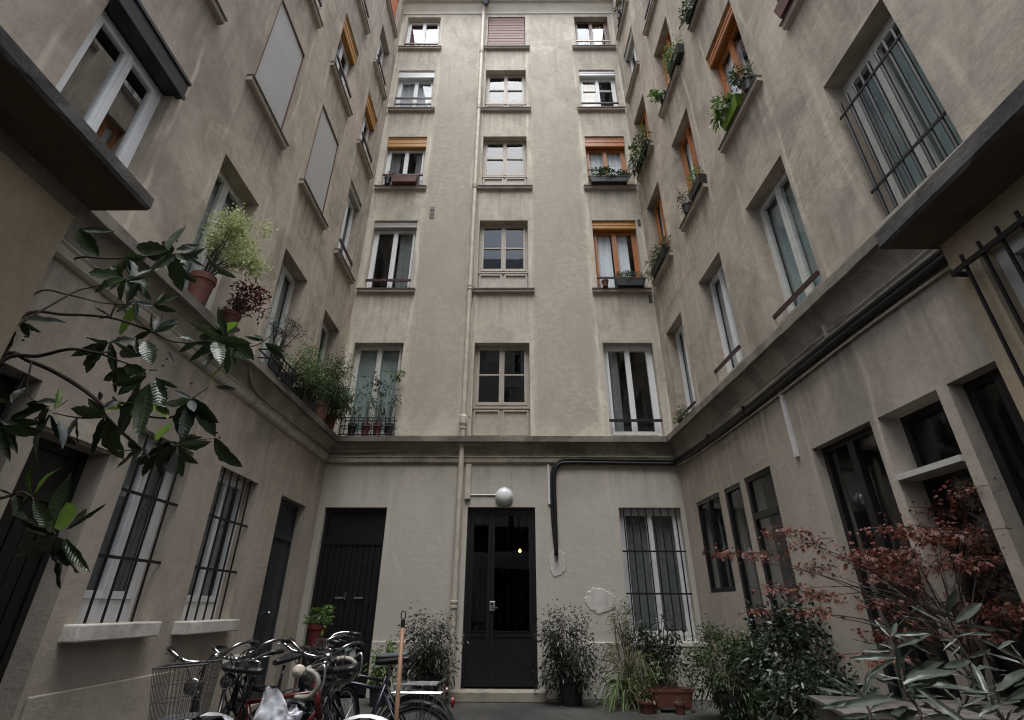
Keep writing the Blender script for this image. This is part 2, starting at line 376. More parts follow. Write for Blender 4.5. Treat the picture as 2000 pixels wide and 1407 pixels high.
M['leaf_maple'] = leaf_mat('maple_leaf', [(0.055, 0.018, 0.014), (0.11, 0.032, 0.022), (0.17, 0.052, 0.032), (0.20, 0.078, 0.03)], 0.5, 0.35)
M['leaf_green'] = leaf_mat('green_leaf', [(0.022, 0.043, 0.014), (0.04, 0.07, 0.02), (0.06, 0.10, 0.03)], 0.45, 0.3)
M['leaf_bright'] = leaf_mat('bright_leaf', [(0.06, 0.115, 0.022), (0.10, 0.18, 0.038), (0.15, 0.24, 0.07)], 0.45, 0.35)
M['leaf_dark'] = leaf_mat('dark_leaf', [(0.014, 0.022, 0.014), (0.026, 0.038, 0.022), (0.05, 0.062, 0.044)], 0.33, 0.15)
M['leaf_grey'] = leaf_mat('grey_green_leaf', [(0.022, 0.026, 0.02), (0.042, 0.047, 0.037), (0.08, 0.085, 0.07)], 0.45, 0.15)
M['leaf_olive'] = leaf_mat('olive_leaf', [(0.06, 0.06, 0.022), (0.10, 0.095, 0.035), (0.11, 0.12, 0.04)], 0.5, 0.3)
M['leaf_needle'] = leaf_mat('needle_leaf', [(0.02, 0.035, 0.02), (0.035, 0.055, 0.03)], 0.5, 0.15)
bm_, bnt, bp_ = new_mat('lit_bulb')
bp_.inputs['Emission Color'].default_value = (1, 0.62, 0.2, 1)
bp_.inputs['Emission Strength'].default_value = 2.2
M['bulb'] = bm_

# ------------------------------------------------------------------ mesh helpers
class MB:
    def __init__(self):
        self.v, self.f, self.mi = [], [], []
    def add(self, vs, fs, mi=0):
        o = len(self.v)
        self.v += [tuple(p) for p in vs]
        self.f += [tuple(i + o for i in f) for f in fs]
        self.mi += [mi] * len(fs)
        return self
    def box(self, x0, x1, y0, y1, z0, z1, mi=0):
        vs = [(x, y, z) for z in (z0, z1) for y in (y0, y1) for x in (x0, x1)]
        return self.add(vs, [(0, 2, 3, 1), (4, 5, 7, 6), (0, 1, 5, 4), (2, 6, 7, 3), (0, 4, 6, 2), (1, 3, 7, 5)], mi)
    def quad(self, a, b, c, d, mi=0):
        return self.add([a, b, c, d], [(0, 1, 2, 3)], mi)
    def tube(self, pts, r, n=6, mi=0, cap=True):
        pts = [Vector(p) for p in pts]
        k = len(pts)
        rr = r if isinstance(r, (list, tuple)) else [r] * k
        vs, fs = [], []
        prev = None
        for i, p in enumerate(pts):
            t = (pts[min(i + 1, k - 1)] - pts[max(i - 1, 0)])
            if t.length < 1e-9:
                t = Vector((0, 0, 1))
            t.normalize()
            if prev is None:
                a = t.cross(Vector((0, 0, 1)))
                if a.length < 0.1:
                    a = t.cross(Vector((1, 0, 0)))
            else:
                a = prev - t * prev.dot(t)
            a.normalize()
            prev = a
            b = t.cross(a)
            for j in range(n):
                an = 2 * math.pi * j / n
                vs.append(p + (a * math.cos(an) + b * math.sin(an)) * rr[i])
        for i in range(k - 1):
            for j in range(n):
                j2 = (j + 1) % n
                fs.append((i * n + j, i * n + j2, (i + 1) * n + j2, (i + 1) * n + j))
        if cap:
            fs.append(tuple(range(n - 1, -1, -1)))
            fs.append(tuple((k - 1) * n + j for j in range(n)))
        return self.add(vs, fs, mi)
    def lathe(self, prof, c=(0, 0, 0), n=20, axis='z', mi=0):
        vs, fs = [], []
        for (r, h) in prof:
            for j in range(n):
                an = 2 * math.pi * j / n
                q = (r * math.cos(an), r * math.sin(an), h)
                if axis == 'y':
                    q = (q[0], q[2], q[1])
                elif axis == 'x':
                    q = (q[2], q[0], q[1])
                vs.append((c[0] + q[0], c[1] + q[1], c[2] + q[2]))
        for i in range(len(prof) - 1):
            for j in range(n):
                j2 = (j + 1) % n
                fs.append((i * n + j, i * n + j2, (i + 1) * n + j2, (i + 1) * n + j))
        return self.add(vs, fs, mi)
    def build(self, name, mat, parent=None, smooth=False, kind=None, bevel=0.0):
        me = bpy.data.meshes.new(name)
        me.from_pydata(self.v, [], self.f)
        mats = mat if isinstance(mat, (list, tuple)) else [mat]
        for m in mats:
            me.materials.append(m)
        if len(mats) > 1:
            me.polygons.foreach_set('material_index', self.mi)
        if smooth:
            me.polygons.foreach_set('use_smooth', [len(f) <= 4 for f in self.f])
        me.update()
        o = bpy.data.objects.new(name, me)
        col.objects.link(o)
        if parent is not None:
            o.parent = parent
        if kind:
            o['kind'] = kind
        if bevel:
            b = o.modifiers.new('bevel', 'BEVEL')
            b.width = bevel
            b.segments = 2
            b.limit_method = 'ANGLE'
        return o

def tag(o, label, cat, group=None):
    o['label'] = label
    o['category'] = cat
    if group:
        o['group'] = group
    return o

def thing(name, label, cat, loc=(0, 0, 0), rz=0.0, group=None):
    o = bpy.data.objects.new(name, None)
    o.empty_display_size = 0.2
    col.objects.link(o)
    o.location = loc
    o.rotation_euler = (0, 0, rz)
    return tag(o, label, cat, group)

def catmull(pts, sub=6):
    pts = [Vector(p) for p in pts]
    if len(pts) < 3:
        return pts
    out = []
    P = [pts[0] * 2 - pts[1]] + pts + [pts[-1] * 2 - pts[-2]]
    for i in range(1, len(P) - 2):
        a, b, c, d = P[i - 1:i + 3]
        for k in range(sub):
            t = k / sub
            out.append(0.5 * ((2 * b) + (c - a) * t + (2 * a - 5 * b + 4 * c - d) * t * t + (3 * b - a - 3 * c + d) * t ** 3))
    out.append(pts[-1])
    return out

# ------------------------------------------------------------------ ground
g = MB()
g.quad((-60, -60, 0), (60, -60, 0), (60, 60, 0), (-60, 60, 0))
gr = g.build('courtyard_ground', M['ground'])
gr['kind'] = 'structure'

# ------------------------------------------------------------------ wall builder (local: x along the wall, +y into it, z up)
def wall(b, s0, s1, z0, z1, openings, mats, name='wall', reveal=0.20, room=0.95):
    """openings: (s0, s1, z0, z1, room depth or None)"""
    S = sorted({s0, s1, *[o[0] for o in openings], *[o[1] for o in openings]})
    Z = sorted({z0, z1, *[o[2] for o in openings], *[o[3] for o in openings]})
    m = MB()
    for i in range(len(S) - 1):
        j = 0
        while j < len(Z) - 1:
            def inside(jj):
                cs, cz = (S[i] + S[i + 1]) / 2, (Z[jj] + Z[jj + 1]) / 2
                return any(o[0] < cs < o[1] and o[2] < cz < o[3] for o in openings)
            if inside(j):
                j += 1
                continue
            k = j
            while k + 1 < len(Z) - 1 and not inside(k + 1):
                k += 1
            m.quad((S[i], 0, Z[j]), (S[i + 1], 0, Z[j]), (S[i + 1], 0, Z[k + 1]), (S[i], 0, Z[k + 1]))
            j = k + 1
    for o in openings:
        a, c, d, e = o[:4]
        rv = reveal
        for y0, y1, mi in ((0, rv, 0), (rv, (o[4] if len(o) > 4 and o[4] else room), 1)):
            m.quad((a, y0, d), (a, y1, d), (a, y1, e), (a, y0, e), mi)
            m.quad((c, y0, e), (c, y1, e), (c, y1, d), (c, y0, d), mi)
            m.quad((a, y0, e), (a, y1, e), (c, y1, e), (c, y0, e), mi)
            m.quad((c, y0, d), (c, y1, d), (a, y1, d), (a, y0, d), mi)
        m.quad((a, y1, d), (c, y1, d), (c, y1, e), (a, y1, e), 1)
    return m.build(name, mats, b)

def curtain(win, a, c, d, e, y, mat, amp=0.025, seed=0):
    n = max(8, int((c - a) / 0.035))
    m = MB()
    rr = random.Random(seed)
    ph = [rr.uniform(0, 6) for _ in range(3)]
    vs, fs = [], []
    for i in range(n + 1):
        s = a + (c - a) * i / n
        off = amp * (math.sin(s * 42 + ph[0]) + 0.6 * math.sin(s * 71 + ph[1]) + 0.5 * math.sin(s * 23 + ph[2]))
        vs += [(s, y + off * 0.6, e), (s + 0.01 * math.sin(s * 20), y + off, d)]
    for i in range(n):
        fs.append((2 * i, 2 * i + 1, 2 * i + 3, 2 * i + 2))
    m.add(vs, fs)
    return m.build('curtain', mat, win, smooth=True)

wseed = [0]
def window(b, s0, s1, z0, z1, frame='white', depth=0.16, bars=(), cur=None, cur_span=None, box=None, box_h=0.2, box_out=0.0,
           rails=None, rail_mat='rail', rail_out=0.03, sill=True, glass='glass', fw=0.05, sw=0.05, spandrel=None, sill_t=0.08, label=None,
           sill_mat='sill', bottom=0.0, tilt=True):
    wseed[0] += 1
    sd_ = wseed[0]
    rr = random.Random(sd_)
    ztop = z1 - (box_h * 0.92 if box else 0)
    zb = z0
    if spandrel:
        zb = spandrel
    m = MB()
    y0, y1 = depth, depth + 0.06
    # outer frame
    m.box(s0, s0 + fw, y0, y1, zb, ztop)
    m.box(s1 - fw, s1, y0, y1, zb, ztop)
    m.box(s0 + fw, s1 - fw, y0, y1, ztop - fw, ztop)
    m.box(s0 + fw, s1 - fw, y0, y1, zb, zb + fw + bottom)
    ia, ic, id_, ie = s0 + fw, s1 - fw, zb + fw + bottom, ztop - fw
    mid = (ia + ic) / 2
    g_ = 0.004
    leaves = [(ia + g_, mid - 0.002), (mid + 0.002, ic - g_)]
    ys0, ys1 = y0 - 0.012, y1 - 0.02
    panes = []
    for (la, lc) in leaves:
        m.box(la, la + sw, ys0, ys1, id_ + g_, ie - g_)
        m.box(lc - sw, lc, ys0, ys1, id_ + g_, ie - g_)
        m.box(la + sw, lc - sw, ys0, ys1, id_ + g_, id_ + sw + 0.02)
        m.box(la + sw, lc - sw, ys0, ys1, ie - sw, ie - g_)
        zs = [id_ + sw + 0.02] + [id_ + (ie - id_) * k for k in bars] + [ie - sw]
        for k in bars:
            zz = id_ + (ie - id_) * k
            m.box(la + sw, lc - sw, ys0 + 0.001, ys1 - 0.004, zz - 0.016, zz + 0.016)
        for q in range(len(zs) - 1):
            panes.append((la + sw - 0.004, lc - sw + 0.004, zs[q] + (0.009 if q else -0.004), zs[q + 1] - (0.009 if q < len(zs) - 2 else -0.004)))
    # cover strip on the meeting stiles
    m.box(mid - 0.018, mid + 0.018, ys0 - 0.012, ys0, id_ + 0.01, ie - 0.01)
    w = m.build('window', M[frame], b)
    if label:
        w['label'] = label
    for (a, c, d, e) in panes:
        p = MB()
        yc = (ys0 + ys1) / 2
        t1, t2 = (rr.uniform(-0.004, 0.004), rr.uniform(-0.004, 0.004)) if tilt else (0, 0)
        p.quad((a, yc + t1, d), (c, yc - t1, d), (c, yc - t1 + t2, e), (a, yc + t1 + t2, e))
        p.build('pane', M[glass], w)
    if cur:
        spans = cur_span or [(0, 1)]
        for sp in spans:
            curtain(w, s0 + fw + (s1 - s0 - 2 * fw) * sp[0], s0 + fw + (s1 - s0 - 2 * fw) * sp[1], zb + 0.02, ztop - 0.03, y1 + 0.035, M[cur], amp=0.006 if cur == 'cur_teal' else 0.02, seed=sd_)
    if box:
        q = MB()
        bo = -box_out
        n = 5
        hh = box_h
        yb = depth + 0.02
        if box_out > 0:
            q.box(s0 - 0.02, s1 + 0.04, bo, depth - 0.03, z1 - hh, z1 + 0.02)
            q.box(s0 - 0.03, s1 + 0.05, bo - 0.015, bo, z1 - hh - 0.01, z1 - hh + 0.035)
            q.box(s0 - 0.03, s1 + 0.05, bo - 0.015, bo, z1 - 0.01, z1 + 0.03)
        else:
            for k in range(n):
                za, zc = z1 - hh + hh * k / n, z1 - hh + hh * (k + 1) / n
                q.box(s0 + 0.004, s1 - 0.004, 0.03 + 0.008 * (k % 2), yb, za + 0.003, zc)
            q.tube([(s0 + 0.006, 0.055, z1 - hh), (s1 - 0.006, 0.055, z1 - hh)], 0.022, 8)
        q.build('roller_shutter', M[box], w)
    if spandrel:
        q = MB()
        q.box(s0, s1, depth - 0.02, depth + 0.05, z0, zb - 0.03)
        mm = (s0 + s1) / 2
        for (a, c) in ((s0 + 0.03, mm - 0.03), (mm + 0.03, s1 - 0.03)):
            d, e = z0 + 0.05, zb - 0.06
            for bx in ((a, c, d, d + 0.03), (a, c, e - 0.03, e), (a, a + 0.03, d + 0.03, e - 0.03), (c - 0.03, c, d + 0.03, e - 0.03)):
                q.box(bx[0], bx[1], depth - 0.05, depth - 0.02, bx[2], bx[3])
        q.box(s0, s1, depth - 0.05, depth + 0.05, zb - 0.03, zb - 0.002)
        q.build('spandrel_panel', M['beige'], w)
    if sill:
        q = MB()
        ov = 0.12
        a, c = s0 - ov, s1 + ov
        zt = z0 - 0.005
        # moulded sill
        prof = [(0.0, zt), (0.085, zt), (0.085, zt - 0.02), (0.075, zt - 0.024), (0.075, zt - 0.07), (0.066, zt - 0.078), (0.0, zt - 0.085)]
        vs = [(a, -o_, z_) for o_, z_ in prof] + [(c, -o_, z_) for o_, z_ in prof]
        n = len(prof)
        q.add(vs, [(i, i + 1, n + i + 1, n + i) for i in range(n - 1)] + [tuple(range(n - 1, -1, -1)), tuple(range(n, 2 * n))])
        q.box(s0 + 0.002, s1 - 0.002, 0.0, depth, zt - 0.02, zt + 0.003)
        q.build('sill', M[sill_mat], w)
        q = MB()
        q.box(a - 0.01, c + 0.01, -0.098, -0.0, zt + 0.002, zt + 0.01)
        q.box(a - 0.01, c + 0.01, -0.098, -0.092, zt - 0.012, zt + 0.002)
        q.build('flashing', M['flashing'], w)
    if rails:
        q = MB()
        for (hz, th_) in rails:
            q.box(s0 + 0.001, s1 - 0.001, rail_out, rail_out + 0.03, z0 + hz, z0 + hz + th_)
        q.build('railing', M[rail_mat], w)
    return w

def grille(b, s0, s1, z0, z1, n, rails_z, y=0.02, r=0.011, over=0.05, name='window_grille'):
    gq = bpy.data.objects.new(name, None)
    col.objects.link(gq)
    gq.parent = b
    for z in rails_z:
        m = MB()
        m.box(s0 - over, s1 + over, y - 0.018, y - 0.006, z - 0.013, z + 0.013)
        m.build('rail', M['iron'], gq)
    for i in range(n):
        s = s0 + (s1 - s0) * (i + 0.5) / n
        q = MB()
        q.tube([(s, y, z0), (s, y, z1)], r, 6)
        q.build('bar', M['iron'], gq)
    return gq

# floors
ROW = {5: (4.12, 6.11), 4: (7.40, 9.37), 3: (10.40, 12.20), 2: (13.22, 14.91), 1: (15.90, 17.47)}
TOP = 17.70

# ------------------------------------------------------------------ back wing
back = thing('apartment_building', 'pale cream rear wing with brown roller shutter at top and front door below', 'building', (0, 9.0, 0))
cl, cr, cc = (-3.31, -2.30), (1.78, 2.80), (-0.84, 0.28)
ops = []
for r_ in ROW:
    for c_ in (cl, cr, cc):
        ops.append((c_[0], c_[1], ROW[r_][0], ROW[r_][1]))
dL = (-3.36, -2.26, 0.0, 2.81)
dC = (-0.84, 0.345, 0.13, 2.82)
wG = (1.81, 2.89, 0.77, 2.82)
ops += [dL, (dC[0], dC[1], dC[2], dC[3], 3.4), wG]
wall(back, -3.62, 3.14, 0, 18.16, ops, [M['wall_back'], M['room']])
def zpx(v):
    a = th + math.atan((703.5 - v) / 972.537)
    return CZ + 9.0 * math.tan(a)
W = window
W(back, *cl, *ROW[1], 'white', cur='cur_red', cur_span=[(0, 0.42), (0.62, 0.8)], rails=[(0.28, 0.05), (0.12, 0.025)])
sh = MB()
for k in range(24):
    z = ROW[1][0] + (ROW[1][1] - ROW[1][0]) * k / 24
    sh.box(cc[0] + 0.02, cc[1] - 0.02, 0.02 + 0.006 * (k % 2), 0.05, z, z + 0.061)
w_ = W(back, *cc, *ROW[1], 'beige')
o = sh.build('roller_shutter', M['shutter_brown'], w_)
o['label'] = 'closed brown roller shutter'
W(back, *cr, *ROW[1], 'brown', cur='cur_cream', cur_span=[(0.62, 0.92)], rails=[(0.40, 0.03), (0.14, 0.03)], rail_mat='pale_rail')
W(back, *cl, *ROW[2], 'white', box='white', box_h=0.26, cur='cur_grey', rails=[(0.52, 0.06), (0.30, 0.025), (0.12, 0.025)])
W(back, *cc, *ROW[2], 'beige', bars=(0.48,), spandrel=zpx(194.7))
W(back, *cr, *ROW[2], 'white', box='white', box_h=0.2, bars=(0.66,), cur='cur_cream', cur_span=[(0.05, 0.5)], rails=[(0.30, 0.05), (0.06, 0.03)], rail_mat='iron')
W(back, *cl, *ROW[3], 'white', box='amber', box_h=0.33, cur='cur_dark', cur_span=[(0.0, 0.3), (0.75, 1)], rails=[(0.46, 0.05), (0.12, 0.03)])
W(back, *cc, *ROW[3], 'beige', bars=(0.5,), spandrel=zpx(337.4))
W(back, *cr, *ROW[3], 'orange', box='orange', box_h=0.33, cur='cur_white', rails=[(0.42, 0.04)])
W(back, *cl, *ROW[4], 'white', box='grey_box', box_h=0.17, cur='cur_dark', cur_span=[(0.6, 0.98)], rails=[(0.27, 0.055)])
W(back, *cc, *ROW[4], 'beige', bars=(0.5,), spandrel=zpx(526))
W(back, *cr, *ROW[4], 'orange', box='amber', box_h=0.22, cur='cur_white', cur_span=[(0.02, 0.42), (0.5, 0.85)], rails=[(0.34, 0.04)])
W(back, *cl, *ROW[5], 'white_old', sill=False, cur='cur_teal')
W(back, *cc, *ROW[5], 'beige', bars=(0.52,), spandrel=zpx(791.5), sill=False)
W(back, *cr, *ROW[5], 'white', sill=False, cur='cur_dark', cur_span=[(0, 0.3)], rails=[(0.30, 0.05)], rail_mat='iron', fw=0.07)
w_ = W(back, *wG, 'white', sill=False, cur='cur_dark', fw=0.07, depth=0.14)
q = MB(); q.box(wG[0] - 0.01, wG[1] + 0.06, -0.05, 0.14, wG[2] - 0.07, wG[2] - 0.004); q.build('sill', M['white_sill'], w_, bevel=0.008)
grille(back, wG[0] + 0.02, wG[1] - 0.02, wG[2] + 0.005, wG[3] - 0.005, 8, [1.45, 2.10], y=0.03)

def cornice(b, sA, sB, mA, mB, right=False):
    def ext(prof, name, mat):
        n = len(prof)
        m = MB()
        seg = 70
        vs = []
        for i in range(seg + 1):
            u = i / seg
            for k, (o_, z_) in enumerate(prof):
                s_ = (sA + (o_ if mA else 0)) * (1 - u) + (sB - (o_ if mB else 0)) * u
                w = 0.0
                if 0 < i < seg and 0 < k < n - 1:
                    w = 0.007 * mnoise.noise(Vector((s_ * 2.3, k * 5.0, z_))) + 0.004 * mnoise.noise(Vector((s_ * 11, k * 9.0, z_)))
                vs.append((s_, -o_ - w, z_ + w * 0.8))
        fs = [(i * n + k, i * n + k + 1, (i + 1) * n + k + 1, (i + 1) * n + k) for i in range(seg) for k in range(n - 1)]
        fs += [tuple(range(n - 1, -1, -1)), tuple(range(seg * n, (seg + 1) * n))]
        m.add(vs, fs)
        m.build(name, mat, b)
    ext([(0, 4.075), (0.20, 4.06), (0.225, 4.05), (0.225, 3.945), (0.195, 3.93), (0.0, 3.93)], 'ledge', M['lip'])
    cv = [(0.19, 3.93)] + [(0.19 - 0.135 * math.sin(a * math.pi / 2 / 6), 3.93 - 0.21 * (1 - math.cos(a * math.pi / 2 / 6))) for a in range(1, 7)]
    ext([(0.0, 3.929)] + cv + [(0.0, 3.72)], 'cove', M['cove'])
    ext([(0, 3.719), (0.075, 3.715), (0.08, 3.70), (0.06, 3.68), (0.055, 3.61), (0.03, 3.585), (0, 3.58)], 'moulding', M['trim'])
cornice(back, -3.48, 2.97, True, True)
# plinth, kerb step
for a, c in ((-2.26, -0.93), (0.43, 3.0)):
    m = MB(); m.box(a, c, -0.035, 0.0, 0, 0.76); m.build('plinth', M['wall_back'], back, bevel=0.012)
m = MB(); m.box(-0.98, 0.46, -0.32, 0.18, 0.0, 0.13); m.build('door_step', M['cove'], back, bevel=0.012)
# eaves: plain cove under a white gutter
M['eave'] = simple('eave_paint', (0.62, 0.58, 0.49), 0.7, var=0.1, scale=2)
m = MB()
prof = [(0.0, 17.60), (0.025, 17.61), (0.03, 17.66), (0.05, 17.72), (0.09, 17.80), (0.14, 17.90), (0.17, 18.0), (0.17, 18.06), (0.0, 18.06)]
n = len(prof)
vs = [(-3.7, -o_, z_) for o_, z_ in prof] + [(3.25, -o_, z_) for o_, z_ in prof]
m.add(vs, [(i, i + 1, n + i + 1, n + i) for i in range(n - 1)])
m.build('eaves', M['eave'], back)
m = MB()
m.lathe([(0.0, -3.45), (0.075, -3.45), (0.075, 3.15), (0.0, 3.15)], (0, -0.25, 18.03), 12, 'x')
m.build('gutter', M['pvc'], back)
m = MB()
m.add([(-3.8, -0.15, 18.15), (3.4, -0.15, 18.15), (3.4, 3.5, 20.7), (-3.8, 3.5, 20.7)], [(0, 1, 2, 3)])
m.build('roof', M['zinc_roof'], back)

# --- dark plank door on the left of the back wing
def plank_door(b, s0, s1, z0, z1, transom, mat, n, depth=0.10, lab=None, louvre=False, gap=True):
    m = MB()
    m.box(s0, s0 + 0.06, depth, depth + 0.07, z0, z1)
    m.box(s1 - 0.06, s1, depth, depth + 0.07, z0, z1)
    m.box(s0 + 0.06, s1 - 0.06, depth, depth + 0.07, z1 - 0.07, z1)
    m.box(s0 + 0.06, s1 - 0.06, depth - 0.01, depth + 0.07, transom - 0.04, transom + 0.04)
    d = m.build('door', mat, b)
    if lab:
        d['label'] = lab
    a, c = s0 + 0.062, s1 - 0.062
    for k in range(n):
        p0, p1 = a + (c - a) * k / n, a + (c - a) * (k + 1) / n
        q = MB()
        gp = 0.004
        q.box(p0 + gp, p1 - gp, depth + 0.012 + 0.004 * (k % 2), depth + 0.05, z0 + 0.02, transom - 0.042)
        q.build('plank', mat, d, bevel=0.004)
    if louvre:
        for k in range(10):
            p0 = a + (c - a) * k / 10
            q = MB()
            q.box(p0 + 0.006, p0 + (c - a) / 10 - 0.006, depth + 0.02, depth + 0.05, transom + 0.045, z1 - 0.075)
            q.build('slat', mat, d)
    else:
        q = MB(); q.box(a, c, depth + 0.03, depth + 0.05, transom + 0.042, z1 - 0.072); q.build('transom_panel', mat, d)
    return d
d_ = plank_door(back, *dL, 2.24, M['dark_door'], 10, lab='black plank double door with letter flaps')
q = MB()
for a in (-2.98, -2.66):
    q.box(a, a + 0.14, 0.085, 0.10, 1.36, 1.385)
q.build('letter_slot', M['alu'], d_)
q = MB(); q.tube([(-2.80, 0.05, 1.34), (-2.80, 0.05, 1.45)], 0.013, 8); q.tube([(-2.80, 0.10, 1.39), (-2.80, 0.05, 1.39)], 0.009, 6); q.build('handle', M['chrome'], d_)
q = MB(); q.box(-2.72, -2.42, 0.04, 0.112, 0.70, 0.80); q.build('kick_board', M['black_plastic'], d_)
q = MB(); q.box(-2.62, -2.53, 0.10, 0.111, 0.53, 0.66); q.build('notice', M['paper'], d_)

# --- glazed front door
m = MB()
s0, s1, z0, z1 = dC
dp = 0.10
sp = s0 + (s1 - s0) * 0.36
for a, c in ((s0, s0 + 0.06), (s1 - 0.06, s1)):
    m.box(a, c, dp, dp + 0.07, z0, z1)
m.box(s0 + 0.06, s1 - 0.06, dp, dp + 0.07, z1 - 0.06, z1)
fd = m.build('door', M['dark_door'], back)
fd['label'] = 'black glazed front door with iron bars over the glass'
for (a, c) in ((s0 + 0.063, sp - 0.002), (sp + 0.002, s1 - 0.063)):
    q = MB()
    y0, y1 = dp + 0.01, dp + 0.055
    q.box(a, a + 0.055, y0, y1, z0 + 0.01, z1 - 0.064)
    q.box(c - 0.055, c, y0, y1, z0 + 0.01, z1 - 0.064)
    q.box(a + 0.055, c - 0.055, y0, y1, z0 + 0.01, z0 + 0.12)
    q.box(a + 0.055, c - 0.055, y0, y1, 0.82, 0.90)
    q.box(a + 0.055, c - 0.055, y0, y1, z1 - 0.13, z1 - 0.064)
    q.box(a + 0.055, c - 0.055, y0 + 0.015, y1 - 0.01, z0 + 0.12, 0.82)
    q.box(a + 0.05, c - 0.05, y0 - 0.012, y0, 0.885, 0.903)
    q.build('door_leaf', M['dark_door'], fd)
    q = MB(); yc = dp + 0.04
    q.quad((a + 0.05, yc, 0.89), (c - 0.05, yc, 0.89), (c - 0.05, yc, z1 - 0.12), (a + 0.05, yc, z1 - 0.12))
    q.build('pane', M['glass_dark'], fd)
    nb = 2 if c - a < 0.5 else 4
    for k in range(nb):
        x = a + 0.055 + (c - a - 0.11) * (k + 1) / (nb + 1)
        q = MB(); q.tube([(x, dp + 0.05, 0.9), (x, dp + 0.05, z1 - 0.13)], 0.007, 6); q.build('bar', M['iron'], fd)
q = MB(); q.box(-0.425, -0.335, dp - 0.012, dp + 0.012, 1.19, 1.33); q.build('lock_plate', M['alu'], fd, bevel=0.005)
q = MB(); q.tube([(-0.38, dp - 0.01, 1.235), (-0.38, dp - 0.06, 1.235), (-0.29, dp - 0.06, 1.23)], 0.011, 8); q.tube([(-0.385, dp - 0.015, 1.29), (-0.385, dp - 0.03, 1.29)], 0.02, 10); q.build('handle', M['black_plastic'], fd)
# arch inside the hall
m = MB()
for k in range(16):
    a0, a1 = math.pi * k / 16, math.pi * (k + 1) / 16
    m.quad((-0.25 + 0.5 * -math.cos(a0), 2.9, 1.72 + 0.4 * math.sin(a0)), (-0.25 - 0.5 * math.cos(a1), 2.9, 1.72 + 0.4 * math.sin(a1)),
           (-0.25 - 0.5 * math.cos(a1), 2.9, 2.6), (-0.25 - 0.5 * math.cos(a0), 2.9, 2.6))
m.build('hall_arch', M['hall'], back)
hb = thing('hallway_bulb', 'small lit warm bulb seen through the dark front door glass', 'lamp', (0.085, 10.25, 2.215))
q = MB(); q.lathe([(0.001, -0.03), (0.017, -0.025), (0.029, -0.007), (0.029, 0.007), (0.017, 0.025), (0.01, 0.04)], n=12); q.build('bulb', M['bulb'], hb, smooth=True)
q = MB(); q.tube([(0, 0, 0.04), (0, 0, 0.6)], 0.008, 6); q.build('cord', M['black_plastic'], hb)

# ------------------------------------------------------------------ left wing (faces +X)
left = thing('apartment_building', 'left wing with two flat white screens above a ledge lined with pots', 'building', (-3.48, 0, 0), R(90))
CL_ = {'A': (7.72, 8.53), 'B': (5.98, 6.85), 'C': (4.23, 5.09), 'D': (2.43, 3.32)}
ops = [(c[0], c[1], ROW[r][0], ROW[r][1]) for c in CL_.values() for r in ROW]
gl0 = (3.47, 4.17, 0.08, 2.40)
gl2 = (4.42, 5.26, 1.11, 2.73)
gl3 = (5.82, 6.76, 1.10, 2.73)
gld = (7.52, 8.46, 0.06, 2.73)
glw = (2.6, 3.33, 0.9, 2.72)
ops += [gl0, gl2, gl3, gld, glw]
wall(left, 1.25, 9.3, 0, 18.6, ops, [M['wall_left'], M['room']], reveal=0.22)
def lw(c, r, *a, **k):
    return W(left, *CL_[c], *ROW[r], *a, **k)
for c_ in 'ABC':
    lw(c_, 5, 'white_old', sill=False, cur='cur_teal' if c_ != 'A' else 'cur_grey', depth=0.2)
lw('D', 5, 'white', box='black_box', box_h=0.22, box_out=0.07, sill=False, depth=0.12, fw=0.07, glass='glass_coated', label='near window with a black roller shutter box')
lw('A', 4, 'white', cur='cur_dark', box='grey_box', box_h=0.12, rails=[(0.30, 0.06)], rail_out=-0.03)
for c_ in 'BC':
    w_ = lw(c_, 4, 'brown', depth=0.14)
    a, c = CL_[c_]
    z0, z1 = ROW[4]
    q = MB()
    ns = 14
    vs = []
    for i in range(ns + 1):
        t = i / ns
        bul = 0.010 * math.sin(t * math.pi) + 0.004 * math.sin(t * 9) + 0.003 * math.sin(t * 23 + a)
        vs += [(a + 0.015, 0.012, z0 + 0.04 + (z1 - z0 - 0.07) * t), ((a + c) / 2, 0.012 - bul, z0 + 0.04 + (z1 - z0 - 0.07) * t), (c - 0.015, 0.012, z0 + 0.04 + (z1 - z0 - 0.07) * t)]
    q.add(vs, [(3 * i + j, 3 * i + j + 1, 3 * i + j + 4, 3 * i + j + 3) for i in range(ns) for j in (0, 1)])
    q.build('blind', M['screen'], w_, smooth=True)['label'] = 'flat white fabric screen covering the opening'
    q = MB()
    q.box(a, c, -0.012, 0.03, z1 - 0.035, z1 - 0.002)
    q.box(c - 0.014, c, -0.006, 0.03, z0 + 0.02, z1 - 0.037)
    q.box(a, a + 0.014, -0.006, 0.03, z0 + 0.02, z1 - 0.037)
    q.box(a, c, -0.006, 0.03, z0 + 0.003, z0 + 0.018)
    q.build('blind_frame', M['brown'], w_)
    q = MB(); q.tube([(a + 0.02, 0.006, z0 + 0.045), (c - 0.02, 0.006, z0 + 0.045)], 0.012, 8); q.build('hem_bar', M['alu'], w_)
lw('D', 4, 'white', cur='cur_grey')
for c_ in 'AB':
    lw(c_, 3, 'white', box='amber', box_h=0.36, cur='cur_dark', cur_span=[(0, .4)], rails=[(0.34, 0.07), (0.1, 0.03)], rail_out=-0.05)
for c_ in 'CD':
    lw(c_, 3, 'white', cur='cur_grey', rails=[(0.34, 0.07)], rail_out=-0.05)
lw('A', 2, 'white', cur='cur_grey', rails=[(0.34, 0.07), (0.1, 0.03)], rail_out=-0.05)
lw('B', 2, 'white', cur='cur_grey', rails=[(0.34, 0.07)], rail_out=-0.05)
lw('C', 2, 'white', cur='cur_grey')
lw('D', 2, 'white', cur='cur_grey')
w_ = lw('A', 1, 'white')
